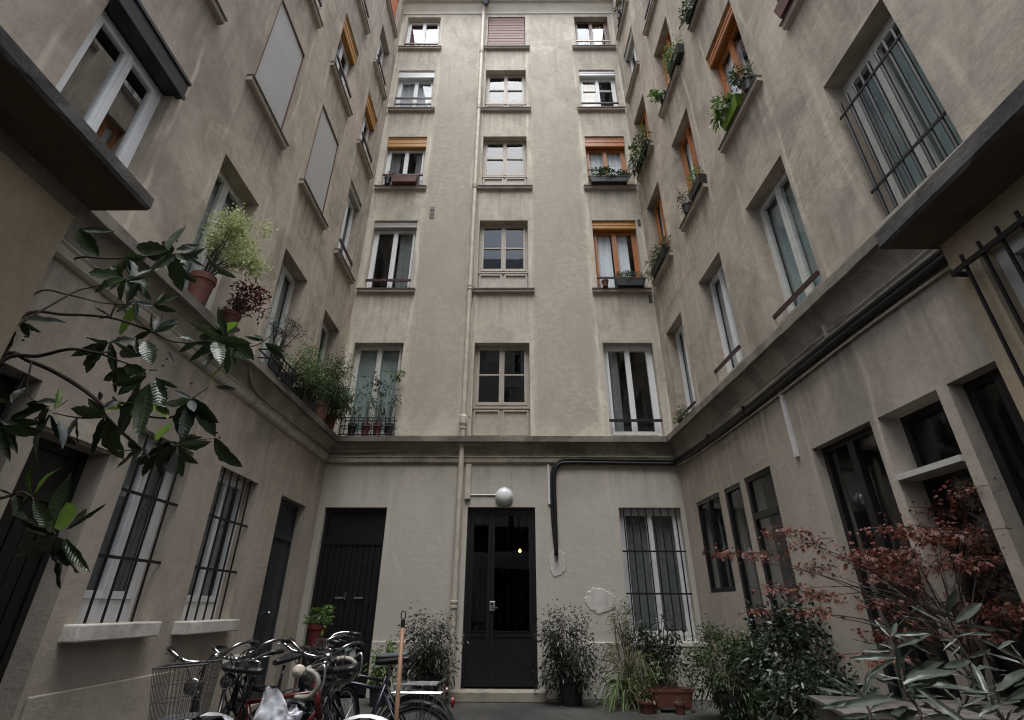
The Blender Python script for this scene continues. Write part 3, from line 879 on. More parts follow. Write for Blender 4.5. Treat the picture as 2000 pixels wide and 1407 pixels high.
q = MB(); q.box(CL_['A'][0] + 0.02, CL_['A'][1] - 0.02, 0.03, 0.045, ROW[1][0] + 0.02, ROW[1][1] - 0.02); q.build('blind', M['orange_blind'], w_)['label'] = 'orange blind drawn over the window'
for c_ in 'BCD':
    lw(c_, 1, 'white', cur='cur_grey')
cornice(left, 2.58, 9.0, False, True)
for (a, c, z0, z1), nb in ((gl2, 4), (gl3, 5)):
    w_ = W(left, a, c, z0, z1, 'white', sill=False, cur='cur_dark', depth=0.16, fw=0.06, bottom=0.12)
    q = MB(); q.box(a - 0.10, c + 0.06, -0.13, 0.16, z0 - 0.125, z0 - 0.002); q.build('sill', M['white_sill'], w_, bevel=0.012)
    grille(left, a + 0.05, c - 0.05, z0 + 0.0, z1 - 0.003, nb, [1.62, 2.17], y=-0.0 + 0.03, r=0.012)
d_ = plank_door(left, *gld, 2.20, M['slate'], 6, depth=0.12, louvre=True, lab='slate grey plank door under a slatted transom')
q = MB(); q.lathe([(0.0, -0.07), (0.022, -0.065), (0.028, -0.05), (0.016, -0.03), (0.012, 0.0)], (8.02, 0.12, 1.15), 12, 'y'); q.build('handle', M['chrome'], d_)
d_ = plank_door(left, *gl0, 2.0, M['dark_door'], 5, depth=0.18, lab='black recessed door behind the leaves')
w_ = W(left, *glw, 'dark', sill=False, depth=0.18, cur='cur_grey')
grille(left, glw[0] + 0.03, glw[1] - 0.03, glw[2], glw[3] - 0.003, 4, [1.3, 1.75, 2.3], y=0.03)
m = MB()
m.add([(3.42 + 0.0, -0.0, 2.42), (4.25, 0, 2.42), (4.25, 0, 2.56), (3.42, 0, 2.56), (3.42, -0.03, 2.42), (4.25, -0.03, 2.42), (4.25, -0.03, 2.56), (3.42, -0.03, 2.56)],
      [(4, 5, 6, 7), (0, 4, 7, 3), (5, 1, 2, 6), (7, 6, 2, 3), (0, 1, 5, 4)])
m.build('lintel', M['trim'], left)
m = MB(); m.box(4.22, 7.48, -0.03, 0.0, 0, 0.655); m.build('plinth', M['wall_left'], left, bevel=0.012)
m = MB(); m.add([(1.25, -0.05, 18.6), (9.3, -0.05, 18.6), (9.3, 3.5, 20.5), (1.25, 3.5, 20.5)], [(0, 1, 2, 3)]); m.build('roof', M['zinc_roof'], left)

# ------------------------------------------------------------------ right wing (faces -X); local s = -y
right = thing('apartment_building', 'right wing with orange wooden windows above and dark shopfront openings below', 'building', (3.355, 0, 0), R(-90 + 2.46))
def ys(y0, y1):
    return (-y1 * 1.0009, -y0 * 1.0009)
CR_ = {'A': ys(7.80, 8.63), 'B': ys(6.07, 6.91), 'C': ys(4.27, 5.18), 'D': ys(2.55, 3.41)}
ROWR = dict(ROW)
ROWR[5] = (4.28, 6.11)
ops = [(c[0], c[1], ROWR[r][0], ROWR[r][1]) for c in CR_.values() for r in ROW]
r1 = (*ys(7.55, 8.46), 1.45, 2.80)
r2_ = (*ys(6.86, 7.38), 0.12, 2.79)
r3 = (*ys(6.03, 6.73), 0.12, 2.80)
r4 = (*ys(4.26, 5.15), 0.12, 2.75)
r5 = (*ys(3.52, 4.16), 0.12, 2.74)
r6 = (*ys(2.86, 3.42), 0.12, 2.74)
SH = [r1, r2_, r3, r4, r5, r6]
ops += SH
wall(right, -9.35, -1.25, 0, 18.6, ops, [M['wall_right'], M['room_dark']], reveal=0.24)
def rw(c, r, *a, **k):
    return W(right, *CR_[c], *ROWR[r], *a, **k)
rw('A', 5, 'white', sill=False, cur='cur_grey', depth=0.18, rails=[(0.03, 0.04)], rail_out=-0.03)
rw('B', 5, 'white', sill=False, cur='cur_grey', depth=0.18, rails=[(0.16, 0.05)], rail_out=-0.03)
rw('C', 5, 'white_old', sill=False, cur='cur_teal', depth=0.18, rails=[(0.08, 0.05)], rail_out=-0.03)
rw('D', 5, 'white_old', sill=False, cur='cur_teal', depth=0.2, fw=0.07)
a, c = CR_['D']
grille(right, a + 0.02, c - 0.02, ROWR[5][0], ROWR[5][1] - 0.35, 8, [4.62, 5.60], y=0.03, r=0.016, over=0.0)
rw('A', 4, 'orange', cur='cur_white')
rw('B', 4, 'orange', cur='cur_white')
rw('C', 4, 'orange', box='orange', box_h=0.24, cur='cur_white', cur_span=[(0, .55)])
rw('D', 4, 'orange', cur='cur_white')
rw('A', 3, 'orange', cur='cur_white')
rw('B', 3, 'orange', cur='cur_white')
for c_, r_ in (('C', 3), ('D', 3), ('B', 2), ('C', 2), ('D', 2), ('B', 1), ('C', 1), ('D', 1)):
    rw(c_, r_, 'white', cur='cur_grey', rails=[(0.34, 0.06)], rail_out=-0.05)
rw('A', 2, 'white', cur='cur_grey', box='grey_box', box_h=0.2)
rw('A', 1, 'white', cur='cur_grey', rails=[(0.34, 0.06)], rail_out=-0.05)
cornice(right, -9.0, -2.93, True, False)
m = MB(); m.add([(-9.35, -0.05, 18.6), (-1.25, -0.05, 18.6), (-1.25, 3.5, 20.5), (-9.35, 3.5, 20.5)], [(0, 1, 2, 3)]); m.build('roof', M['zinc_roof'], right)
# shopfront joinery: dark frames set back in each opening
def shop(o, transom=None, leaf=2, solid=0.0, dep=0.2):
    a, c, z0, z1 = o
    m = MB()
    f = 0.06
    m.box(a, a + f, dep, dep + 0.06, z0, z1)
    m.box(c - f, c, dep, dep + 0.06, z0, z1)
    m.box(a + f, c - f, dep, dep + 0.06, z1 - f, z1)
    m.box(a + f, c - f, dep, dep + 0.06, z0, z0 + f + solid)
    zs = [z0 + f + solid, z1 - f]
    if transom:
        m.box(a + f, c - f, dep - 0.005, dep + 0.065, transom - 0.04, transom + 0.04)
        zs = [z0 + f + solid, transom - 0.04, transom + 0.04, z1 - f]
    if leaf == 2:
        mid = (a + c) / 2
        for q in range(0, len(zs), 2):
            m.box(mid - 0.045, mid + 0.045, dep - 0.01, dep + 0.055, zs[q], zs[q + 1])
    w = m.build('shop_window', M['dark'], right)
    cols = [(a + f, c - f)] if leaf == 1 else [(a + f, mid - 0.045), (mid + 0.045, c - f)]
    for q in range(0, len(zs), 2):
        for (pa, pc) in cols:
            k = MB()
            e = 0.006
            t_ = random.uniform(-0.006, 0.006)
            k.quad((pa - e, dep + 0.03 + t_, zs[q] - e), (pc + e, dep + 0.03 - t_, zs[q] - e), (pc + e, dep + 0.03 - t_, zs[q + 1] + e), (pa - e, dep + 0.03 + t_, zs[q + 1] + e))
            k.build('pane', M['glass'], w)
    return w
shop(r1, dep=0.013)
w_ = shop(r2_, leaf=1, solid=0.5, dep=0.013)
curtain(w_, r2_[0] + 0.08, r2_[1] - 0.2, 0.8, 2.7, 0.42, M['cur_dark'], seed=3)
w_ = shop(r3, transom=2.30, leaf=1, solid=0.4, dep=0.02)
curtain(w_, r3[0] + 0.08, r3[1] - 0.08, 0.6, 2.24, 0.42, M['cur_grey'], seed=4)
w_ = shop(r4, leaf=2, solid=0.3, dep=0.10)
w_ = shop(r5, transom=2.20, leaf=1, solid=0.2)
w_ = shop(r6, leaf=2, solid=0.3, dep=0.12)
m = MB(); m.box(r5[0] + 0.002, r5[1] - 0.002, -0.02, 0.19, 2.19, 2.235); m.build('transom_shelf', M['white_old'], right)
m = MB(); m.box(-8.9, -7.42, -0.03, 0.0, 0, 0.76); m.build('plinth', M['wall_right'], right, bevel=0.01)

for b_, s_ in ((left, 1.25), (right, -1.25)):
    m = MB(); m.quad((s_, 0, 0), (s_, 0, 18.6), (s_, 4, 18.6), (s_, 4, 0)); m.build('wall_return', M['wall_left'], b_)

# ------------------------------------------------------------------ near porch blocks
lb = thing('porch_block', 'ochre porch corner at upper left under a thick black edged slab', 'building', (-2.95, 0, 0), R(90))
m = MB()
m.box(-2.2, 2.54, 0, 0.5, 0, 3.66)
m.build('wall', M['ochre'], lb, bevel=0.012)
def rough_slab(b, s0, s1, y0, y1, z0, z1, mats):
    m = MB()
    n = 60
    vs, fs = [], []
    prof = [(y1, z0), (y0 + 0.02, z0), (y0, z0 + 0.02), (y0, z1 - 0.03), (y0 + 0.03, z1), (y1, z1)]
    k = len(prof)
    for i in range(n + 1):
        s = s0 + (s1 - s0) * i / n
        for j, (y, z) in enumerate(prof):
            w = mnoise.noise(Vector((s * 6, j * 3.1, z0))) * 0.008 + mnoise.noise(Vector((s * 23, j * 7.7, 2))) * 0.004
            vs.append((s, y + (w if 0 < j < k - 1 else 0), z + (w if 0 < j < k - 1 else 0)))
    mi = []
    for i in range(n):
        for j in range(k - 1):
            fs.append((i * k + j, (i + 1) * k + j, (i + 1) * k + j + 1, i * k + j + 1))
            mi.append(1 if j == 0 else 0)
    fs.append(tuple(range(k))); mi.append(0)
    fs.append(tuple(n * k + j for j in range(k - 1, -1, -1))); mi.append(0)
    m.add(vs, fs)
    m.mi = mi
    return m.build('slab', mats, b)
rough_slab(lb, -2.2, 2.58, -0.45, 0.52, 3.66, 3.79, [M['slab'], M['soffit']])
m = MB(); m.add([(-2.2, 0, 3.57), (2.54, 0, 3.57), (2.58, -0.05, 3.655), (-2.2, -0.05, 3.655)], [(0, 1, 2, 3)]); m.build('moulding', M['lip'], lb)

rb = thing('porch_block', 'ochre porch block at the right edge with a projecting iron window grille', 'building', (3.05, 0, 0), R(-90))
rwin = (-2.66, -1.75, 1.6, 3.36)
wall(rb, -2.86, 2.2, 0, 3.58, [rwin], [M['ochre'], M['room']], reveal=0.16, room=0.5)
m = MB(); m.quad((-2.86, 0, 0), (-2.86, 0, 3.58), (-2.86, 0.3, 3.58), (-2.86, 0.3, 0)); m.build('wall_return', M['ochre'], rb)
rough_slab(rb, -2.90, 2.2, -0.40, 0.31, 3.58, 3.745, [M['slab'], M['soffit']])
W(rb, *rwin, 'white_old', sill=False, depth=0.12, cur='cur_dark')
# projecting grille with spikes
gq = bpy.data.objects.new('window_grille', None)
col.objects.link(gq)
gq.parent = rb
for bx in ((-2.76, -1.55, -0.13, -0.115, 3.235, 3.27), (-2.76, -2.745, -0.115, 0.02, 3.235, 3.27), (-2.74, -1.55, -0.13, -0.115, 1.75, 1.785)):
    q = MB(); q.box(*bx); q.build('rail', M['iron'], gq)
for k in range(8):
    s = -2.66 + k * 0.135
    q = MB(); q.box(s - 0.008, s + 0.008, -0.113, -0.097, 1.6, 3.34); q.build('bar', M['iron'], gq)

pr = thing('shade_slab', 'unseen flat slab added overhead to shade the near end of the courtyard', 'roof', (0, 0, 0))  # unseen slab, added to cut skylight from low things near the camera
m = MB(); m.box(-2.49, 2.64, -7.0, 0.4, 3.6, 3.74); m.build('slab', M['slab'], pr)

# ------------------------------------------------------------------ facing building behind the camera (mirrored in the panes)
fb = thing('apartment_building', 'facing block whose roofline and windows show as reflections in the panes', 'building', (0, -7.5, 0), R(180))
ops = []
for r_ in ROW:
    for a in (-7.7, -5.3, -2.9, -0.5, 1.9, 4.3, 6.7):
        ops.append((a, a + 1.0, ROW[r_][0], ROW[r_][1]))
ops.append((-1.2, 1.2, 0.0, 2.9, 0.95))
wall(fb, -10, 10, 0, 19.0, ops, [M['wall_back'], M['room']])
for (a, c, z0, z1, *_) in ops[:-1]:
    W(fb, a, c, z0, z1, 'white', cur='cur_grey', cur_span=[(0, .5)])
m = MB()
m.box(-10, 10, -0.3, 0.3, 18.2, 18.5)
m.build('eaves', M['trim'], fb)
m = MB()
m.add([(-10, 0, 19.0), (10, 0, 19.0), (10, 0.8, 22.0), (-10, 0.8, 22.0), (10, 4, 23.0), (-10, 4, 23.0)], [(0, 1, 2, 3), (3, 2, 4, 5)])
m.build('roof', M['zinc_roof'], fb)
m = MB(); m.box(-2.6, -1.7, 0.4, 1.0, 20, 24.2); m.build('chimney', M['wall_left'], fb)

# ------------------------------------------------------------------ pipes, cables, lamp on the walls
dp_ = thing('drainpipe', 'beige drainpipe running down the rear wall beside the front door', 'pipe', (-0.985, 8.90, 0))
m = MB()
m.tube([(0, 0, 0.02), (0, 0, 17.35), (0.0, -0.02, 17.5), (0.04, -0.12, 17.72), (0.05, -0.15, 17.93)], 0.05, 18)
m.build('pipe', M['pipe'], dp_)
for z in (1.28, 3.96, 4.28, 7.4, 10.35, 13.2, 15.6):
    q = MB()
    q.lathe([(0.05, z - 0.06), (0.064, z - 0.055), (0.064, z - 0.02), (0.058, z - 0.015), (0.058, z + 0.015), (0.066, z + 0.02), (0.066, z + 0.055), (0.05, z + 0.06)], n=12)
    q.build('collar', M['pipe'], dp_, smooth=False)
q = MB(); q.lathe([(0.05, 17.5), (0.11, 17.66), (0.11, 17.75), (0.0, 17.75)], (0.06, -0.15, 0.14), 12); q.build('hopper', M['black_plastic'], dp_)
q = MB(); q.lathe([(0.052, 4.30), (0.075, 4.32), (0.075, 4.46), (0.06, 4.50), (0.052, 4.5)], n=12); q.build('joint_sleeve', M['pipe'], dp_)

o = MB(); o.tube([(-0.885, 8.985, 4.5), (-0.885, 8.985, 17.2)], 0.013, 6); tag(o.build('wall_cable', M['pipe']), 'thin painted cable running up the rear wall right beside the drainpipe', 'cable')
o = MB(); o.box(-0.90, -0.80, 8.94, 8.998, 2.95, 3.57); tag(o.build('cable_trunking', M['pipe'], bevel=0.006), 'flat beige trunking box hanging left of the round wall lamp', 'trunking')
o = MB(); o.tube([(-0.80, 8.985, 3.03), (-0.33, 8.985, 3.03)], 0.011, 6); tag(o.build('lamp_conduit', M['pvc']), 'thin pale tube joining the trunking to the round lamp', 'conduit')
lm = thing('wall_lamp', 'round white bulkhead lamp above the front door', 'lamp', (-0.20, 9.0, 3.0))
q = MB(); q.lathe([(0.0, 0.0), (0.155, 0.0), (0.16, -0.02), (0.155, -0.045), (0.14, -0.05)], n=28, axis='y'); q.build('base_ring', M['pvc'], lm, smooth=True)
q = MB(); q.lathe([(0.143, -0.045), (0.138, -0.075), (0.118, -0.105), (0.085, -0.125), (0.045, -0.135), (0.0005, -0.138)], n=28, axis='y'); q.build('globe', M['globe'], lm, smooth=True)
o = MB(); o.box(0.575, 0.615, 8.965, 8.998, 2.87, 3.575); tag(o.build('conduit_cover', M['pvc']), 'white vertical conduit strip right of the round wall lamp', 'conduit', 'white conduit strips')
o = MB(); o.box(-5.44, -5.39, -0.035, -0.002, 2.74, 3.575); oo = o.build('conduit_cover', M['pvc']); oo.location = right.location; oo.rotation_euler = right.rotation_euler
tag(oo, 'white vertical conduit strip on the right wall above the shopfronts', 'conduit', 'white conduit strips')

# black cable bundle: rises beside the door, turns along the moulding, follows the right wall
cb = thing('cable_bundle', 'thick black cables bending from the rear wall along the right wall', 'cable', (0, 0, 0))
def xr(y, off):
    return 3.355 - 0.043 * y - off
for k, (dz, r_) in enumerate(((0.0, 0.034), (0.055, 0.028))):
    p = [(0.685 + 0.0 * k, 8.95, 2.02 + 0.05 * k), (0.69 - 0.045 * k, 8.95, 2.6), (0.69 - 0.045 * k, 8.95, 3.25), (0.715 - 0.035 * k, 8.95, 3.46 + dz * 0.6), (0.79, 8.95, 3.57 + dz * 0.8), (0.92, 8.94, 3.60 + dz),
         (1.4, 8.945, 3.60 + dz), (2.1, 8.94, 3.59 + dz), (2.75, 8.93, 3.58 + dz), (2.88, 8.86, 3.57 + dz), (xr(8.5, .07), 8.5, 3.56 + dz), (xr(7.5, .06), 7.5, 3.545 + dz), (xr(6.6, .06), 6.6, 3.535 + dz),
         (xr(5.4, .06), 5.4, 3.55 + dz), (xr(4.3, .06), 4.3, 3.57 + dz), (xr(2.7, .06), 2.7, 3.56 + dz)]
    q = MB(); q.tube(catmull(p, 5), r_, 8); q.build('cable', M['cable'], cb, smooth=True)
p = [(2.9, 8.88, 3.54), (xr(8, .03), 8.0, 3.505), (xr(6.6, .03), 6.6, 3.49), (xr(5.4, .03), 5.4, 3.49), (xr(4, .03), 4, 3.51), (xr(2.7, .03), 2.7, 3.49)]
q = MB(); q.tube(catmull(p, 5), 0.014, 6); q.build('cable', M['pipe'], cb, smooth=True)
for (y, z) in ((4.33, 3.66), (6.2, 3.56), (7.4, 3.56)):
    q = MB(); q.box(xr(y, 0.0) - 0.10, xr(y, 0), y - 0.012, y + 0.012, z - (0.02 if y < 5 else 0.05), z + (0.12 if y < 5 else 0.08)); q.build('clip', M['pipe'] if y < 5 else M['cable'], cb)
p = [(-3.42, 5.3, 4.12), (-3.36, 5.6, 3.95), (-3.40, 5.95, 3.78), (-3.41, 6.6, 3.745), (-3.41, 7.6, 3.76), (-3.40, 8.6, 3.78), (-3.36, 8.9, 3.79), (-3.2, 8.92, 3.79), (-2.5, 8.92, 3.80), (-1.95, 8.93, 3.83), (-1.7, 8.96, 3.87)]
o = MB(); o.tube(catmull(p, 5), [0.024] * 46 + [0.02] * 5, 8); tag(o.build('grey_conduit', M['cove'], smooth=True), 'grey pipe drooping along the left cornice and round the rear corner', 'pipe')

vt = thing('air_vent', 'narrow slotted air vent in the rear wall left of the drainpipe', 'vent', (-1.98, 9, 9.6))
for k in range(3):
    q = MB(); q.box(-0.05, 0.05, -0.012, 0.0, -0.16 + k * 0.115, -0.06 + k * 0.115); q.build('slot', M['flashing'], vt)
o = MB(); o.box(2.84, 2.91, 8.985, 8.999, 9.2, 9.38); tag(o.build('vent_plate', M['flashing']), 'small dark vent plate at top right of the lower amber shutter', 'vent')
o = MB(); o.box(2.85, 2.92, 8.985, 8.999, 7.08, 7.26); tag(o.build('vent_plate', M['flashing']), 'small dark vent plate under the sill with the long green box', 'vent')
# patches where the render has come away
def blob(name, cx, cz, rx, rz, seed, lab, y=8.990, mat='peel'):
    rr = random.Random(seed)
    n = 64
    m = MB()
    pts = []
    for i in range(n):
        a = 2 * math.pi * i / n
        k = 0.92 + 0.28 * mnoise.noise(Vector((math.cos(a) * 1.2, math.sin(a) * 1.2, seed + 4.5))) + 0.16 * mnoise.noise(Vector((math.cos(a) * 6, math.sin(a) * 6, seed))) + 0.05 * rr.random()
        pts.append((cx + rx * k * math.cos(a), cz + rz * k * math.sin(a)))
    vs = [(x, y, z) for x, z in pts] + [(cx, y - 0.003, cz)] + [(cx + (x - cx) * 1.05, 8.9995, cz + (z - cz) * 1.05) for x, z in pts]
    m.add(vs, [(i, (i + 1) % n, n) for i in range(n)] + [(i, n + 1 + i, n + 1 + (i + 1) % n, (i + 1) % n) for i in range(n)])
    return tag(m.build(name, M[mat]), lab, 'plaster patch')
blob('filler_patch', 0.70, 1.93, 0.17, 0.20, 2, 'pale filler patch where the black cable enters the rear wall')
blob('bare_patch', 1.38, 1.35, 0.25, 0.19, 5, 'flaked white patch left of the barred ground floor window')

# ------------------------------------------------------------------ plants
def at(u, v, Y):
    d = fwd + r2 * ((u - 1000) / 972.537) + u2 * ((703.5 - v) / 972.537)
    return Vector((0, 0, CZ)) + d * (Y / d.y)

def leaves_mesh(name, mat, parent, P, D, L, Wd, fold=0.15, droop=0.15, lobes=1, up=0.5):
    """many small leaves joined into one part; each leaf is a folded, drooping blade (or a palmate hand of blades)"""
    n = len(P)
    D = D / np.maximum(np.linalg.norm(D, axis=1, keepdims=True), 1e-6)
    Nn = rng.normal(size=(n, 3))
    Nn[:, 2] += up * 2
    Nn -= D * (Nn * D).sum(1, keepdims=True)
    Nn /= np.maximum(np.linalg.norm(Nn, axis=1, keepdims=True), 1e-6)
    S = np.cross(D, Nn)
    V, F = [], []
    angs = [0.0] if lobes == 1 else [-1.25, -0.62, 0.0, 0.62, 1.25]
    o = 0
    for a in angs:
        Da = D * math.cos(a) + S * math.sin(a)
        Sa = np.cross(Da, Nn)
        k = 1.0 if a == 0 else (0.85 if abs(a) < 1 else 0.6)
        l, w = (L * k)[:, None], (Wd * (k if lobes > 1 else 1))[:, None]
        dz = np.zeros((n, 3)); dz[:, 2] = -1
        b = P
        m = P + Da * l * 0.5 - Nn * w * fold * 2 + dz * l * droop * 0.25
        lf = P + Da * l * 0.45 + Sa * w + dz * l * droop * 0.2
        rt = P + Da * l * 0.45 - Sa * w + dz * l * droop * 0.2
        t = P + Da * l + dz * l * droop
        V.append(np.stack([b, lf, m, rt, t], 1))
        idx = np.arange(n)[:, None] * 5 * len(angs) + o
        F.append(np.concatenate([idx + np.array([[0, 1, 2]]), idx + np.array([[0, 2, 3]]), idx + np.array([[1, 4, 2]]), idx + np.array([[2, 4, 3]])], 0))
        o += 5
    V = np.concatenate(V, 1).reshape(-1, 3)
    F = np.concatenate(F, 0)
    me = bpy.data.meshes.new(name)
    me.vertices.add(len(V)); me.vertices.foreach_set('co', V.ravel())
    me.loops.add(F.size); me.loops.foreach_set('vertex_index', F.ravel().astype(np.int32))
    me.polygons.add(len(F)); me.polygons.foreach_set('loop_start', np.arange(0, F.size, 3, dtype=np.int32))
    me.materials.append(mat)
    me.update(calc_edges=True)
    o = bpy.data.objects.new(name, me)
    col.objects.link(o)
    o.parent = parent
    o['kind'] = 'stuff'
    return o

def cloud(c, r, n, clumps=18, sig=0.25, shell=0.5):
    c, r = np.array(c), np.array(r)
    d = rng.normal(size=(clumps, 3)); d /= np.linalg.norm(d, axis=1, keepdims=True)
    rad = shell + (1 - shell) * rng.random((clumps, 1)) ** 0.6
    K = d * rad
    k = rng.integers(0, clumps, n)
    Q = K[k] + rng.normal(size=(n, 3)) * sig
    return c + Q * r, K * r + c, (Q + rng.normal(size=(n, 3)) * 0.6)

def pot(parent, r, h, mat, z=0, x=0, y=0):
    m = MB()
    m.lathe([(0.0, z), (r * 0.72, z), (r * 0.93, z + h * 0.78), (r * 1.02, z + h * 0.79), (r * 1.03, z + h), (r * 0.93, z + h), (r * 0.9, z + h * 0.9), (0, z + h * 0.9)], (x, y, 0), 18)
    m.build('pot', M[mat], parent, smooth=False)
    q = MB(); q.lathe([(0.0, z + h * 0.915), (r * 0.9, z + h * 0.905)], (x, y, 0), 14); q.build('soil', M['soil'], parent)

def plant(label, loc, crowns, potspec=None, stems=6, stem_mat='stem', sr=0.006, name='potted_plant', cat='potted plant', group=None, trough=None, base=None):
    if not group and abs(loc[0] - LX) < 1e-6:
        group = 'pots along the left ledge'
    if not group and abs(loc[1] - 8.875) < 1e-6:
        group = 'pots in the black wire rack'
    if not group and loc[2] > 5:
        group = 'window boxes on the rear wing'
    t = thing(name, label, cat, loc, 0, group)
    top = 0.0
    if potspec:
        pot(t, *potspec)
        top = potspec[1] * 0.9
    if trough:
        lx, ly, h, mt = trough
        m = MB()
        e = 0.012
        vs = []
        for (k, z) in ((0.86, 0), (1.0, h)):
            vs += [(-lx * k, -ly * k, z), (lx * k, -ly * k, z), (lx * k, ly * k, z), (-lx * k, ly * k, z)]
        for (k, z) in ((1.0, h), (0.95, h * 0.85)):
            vs += [(-lx * k + e, -ly * k + e, z), (lx * k - e, -ly * k + e, z), (lx * k - e, ly * k - e, z), (-lx * k + e, ly * k - e, z)]
        fs = [(0, 3, 2, 1)] + [(i, (i + 1) % 4, 4 + (i + 1) % 4, 4 + i) for i in range(4)] + [(4 + i, 4 + (i + 1) % 4, 8 + (i + 1) % 4, 8 + i) for i in range(4)] + [(8 + i, 8 + (i + 1) % 4, 12 + (i + 1) % 4, 12 + i) for i in range(4)]
        m.add(vs, fs)
        m.box(-lx * 1.03, lx * 1.03, -ly * 1.04, -ly * 0.99, h * 0.82, h * 1.01)
        m.build('trough', M[mt], t)
        q = MB(); q.quad((-lx * .94, -ly * .94, h * .86), (lx * .94, -ly * .94, h * .86), (lx * .94, ly * .94, h * .86), (-lx * .94, ly * .94, h * .86)); q.build('soil', M['soil'], t)
        top = h * 0.86
    sm = MB()
    for cr_ in crowns:
        P, K, Dd = cloud(cr_['c'], cr_['r'], cr_['n'], cr_.get('k', 16), cr_.get('sig', 0.25), cr_.get('shell', 0.45))
        zmin = cr_.get('zmin', 0.02)
        P[:, 2] = np.maximum(P[:, 2], zmin)
        if 'dir' in cr_:
            Dd = Dd * 0.6 + np.array(cr_['dir'])
        n = len(P)
        Ls = cr_['L'] * rng.uniform(0.65, 1.25, n)
        leaves_mesh('foliage', M[cr_['mat']], t, P, Dd, Ls, Ls * cr_.get('w', 0.22), droop=cr_.get('droop', 0.2), lobes=cr_.get('lobes', 1), up=cr_.get('up', 0.5))
        for i in range(min(cr_.get('stems', stems), len(K))):
            b = Vector((random.uniform(-.4, .4) * (trough[0] * 1.6 if trough else 0.08), random.uniform(-.3, .3) * 0.08, top))
            if base:
                b = Vector(base)
            e = Vector(K[i])
            mdl = (b + e) / 2 + Vector((random.uniform(-.05, .05), random.uniform(-.05, .05), 0.06))
            sm.tube(catmull([b, mdl, e], 3), [sr] * 4 + [sr * .7] * 2 + [sr * 0.4], 5)
    if sm.v:
        sm.build('stem', M[stem_mat], t)
    return t

LX = -3.345
plant('feathery pale green shrub in a ribbed terracotta pot on the left ledge', (LX, 4.37, 4.063),
      [dict(c=(0.21, 0.10, 0.93), r=(0.31, 0.36, 0.33), n=5200, L=0.036, w=0.26, mat='leaf_pale', k=40, sig=0.17, shell=0.35, droop=0.1, stems=16)], (0.125, 0.34, 'terracotta'), sr=0.006, stem_mat='bark')
plant('wine red shrub in a terracotta pot beside the feathery pale shrub', (LX, 4.98, 4.063),
      [dict(c=(0.13, 0.12, 0.50), r=(0.20, 0.24, 0.20), n=750, L=0.045, w=0.33, mat='leaf_red', k=22, sig=0.2, stems=12)], (0.11, 0.26, 'terracotta'), stem_mat='bark')
plant('small flat topped dark pine like shrub in a black pot on the left ledge', (LX, 6.22, 4.063),
      [dict(c=(0.05, 0.0, 0.78), r=(0.20, 0.28, 0.08), n=900, L=0.045, w=0.1, mat='leaf_needle', k=20, sig=0.22, stems=8),
       dict(c=(0.06, -0.02, 0.42), r=(0.10, 0.1, 0.10), n=90, L=0.04, w=0.2, mat='leaf_needle', k=6, stems=2)], (0.10, 0.22, 'pot_dark'), stem_mat='bark', sr=0.009)
plant('airy light green herb spilling from a black pot on the left ledge', (LX, 6.66, 4.063),
      [dict(c=(0.16, 0.22, 0.48), r=(0.26, 0.42, 0.32), n=2400, L=0.05, w=0.10, mat='leaf_bright', k=30, sig=0.22, shell=0.2, stems=16)], (0.11, 0.24, 'pot_dark'))
plant('tall willowy green shrub in a terracotta pot at the left rear corner', (LX, 8.02, 4.063),
      [dict(c=(0.12, 0.12, 0.74), r=(0.28, 0.40, 0.50), n=2800, L=0.075, w=0.13, mat='leaf_green', k=30, sig=0.22, shell=0.2, droop=0.4, stems=14)], (0.125, 0.32, 'terracotta'))
plant('dense low green plant in a long dark trough on the left ledge', (LX, 7.32, 4.063),
      [dict(c=(0.14, 0.0, 0.42), r=(0.20, 0.30, 0.24), n=1300, L=0.06, w=0.16, mat='leaf_green', k=26, sig=0.22, shell=0.2, stems=12)], trough=(0.10, 0.28, 0.2, 'pot_dark'))
plant('small leafy plant in a terracotta pot just left of the rear corner rack', (LX, 8.50, 4.063),
      [dict(c=(0.1, 0.0, 0.46), r=(0.20, 0.22, 0.26), n=700, L=0.07, w=0.14, mat='leaf_green', k=18, sig=0.22, shell=0.2, stems=10, droop=0.4)], (0.11, 0.26, 'terracotta'))
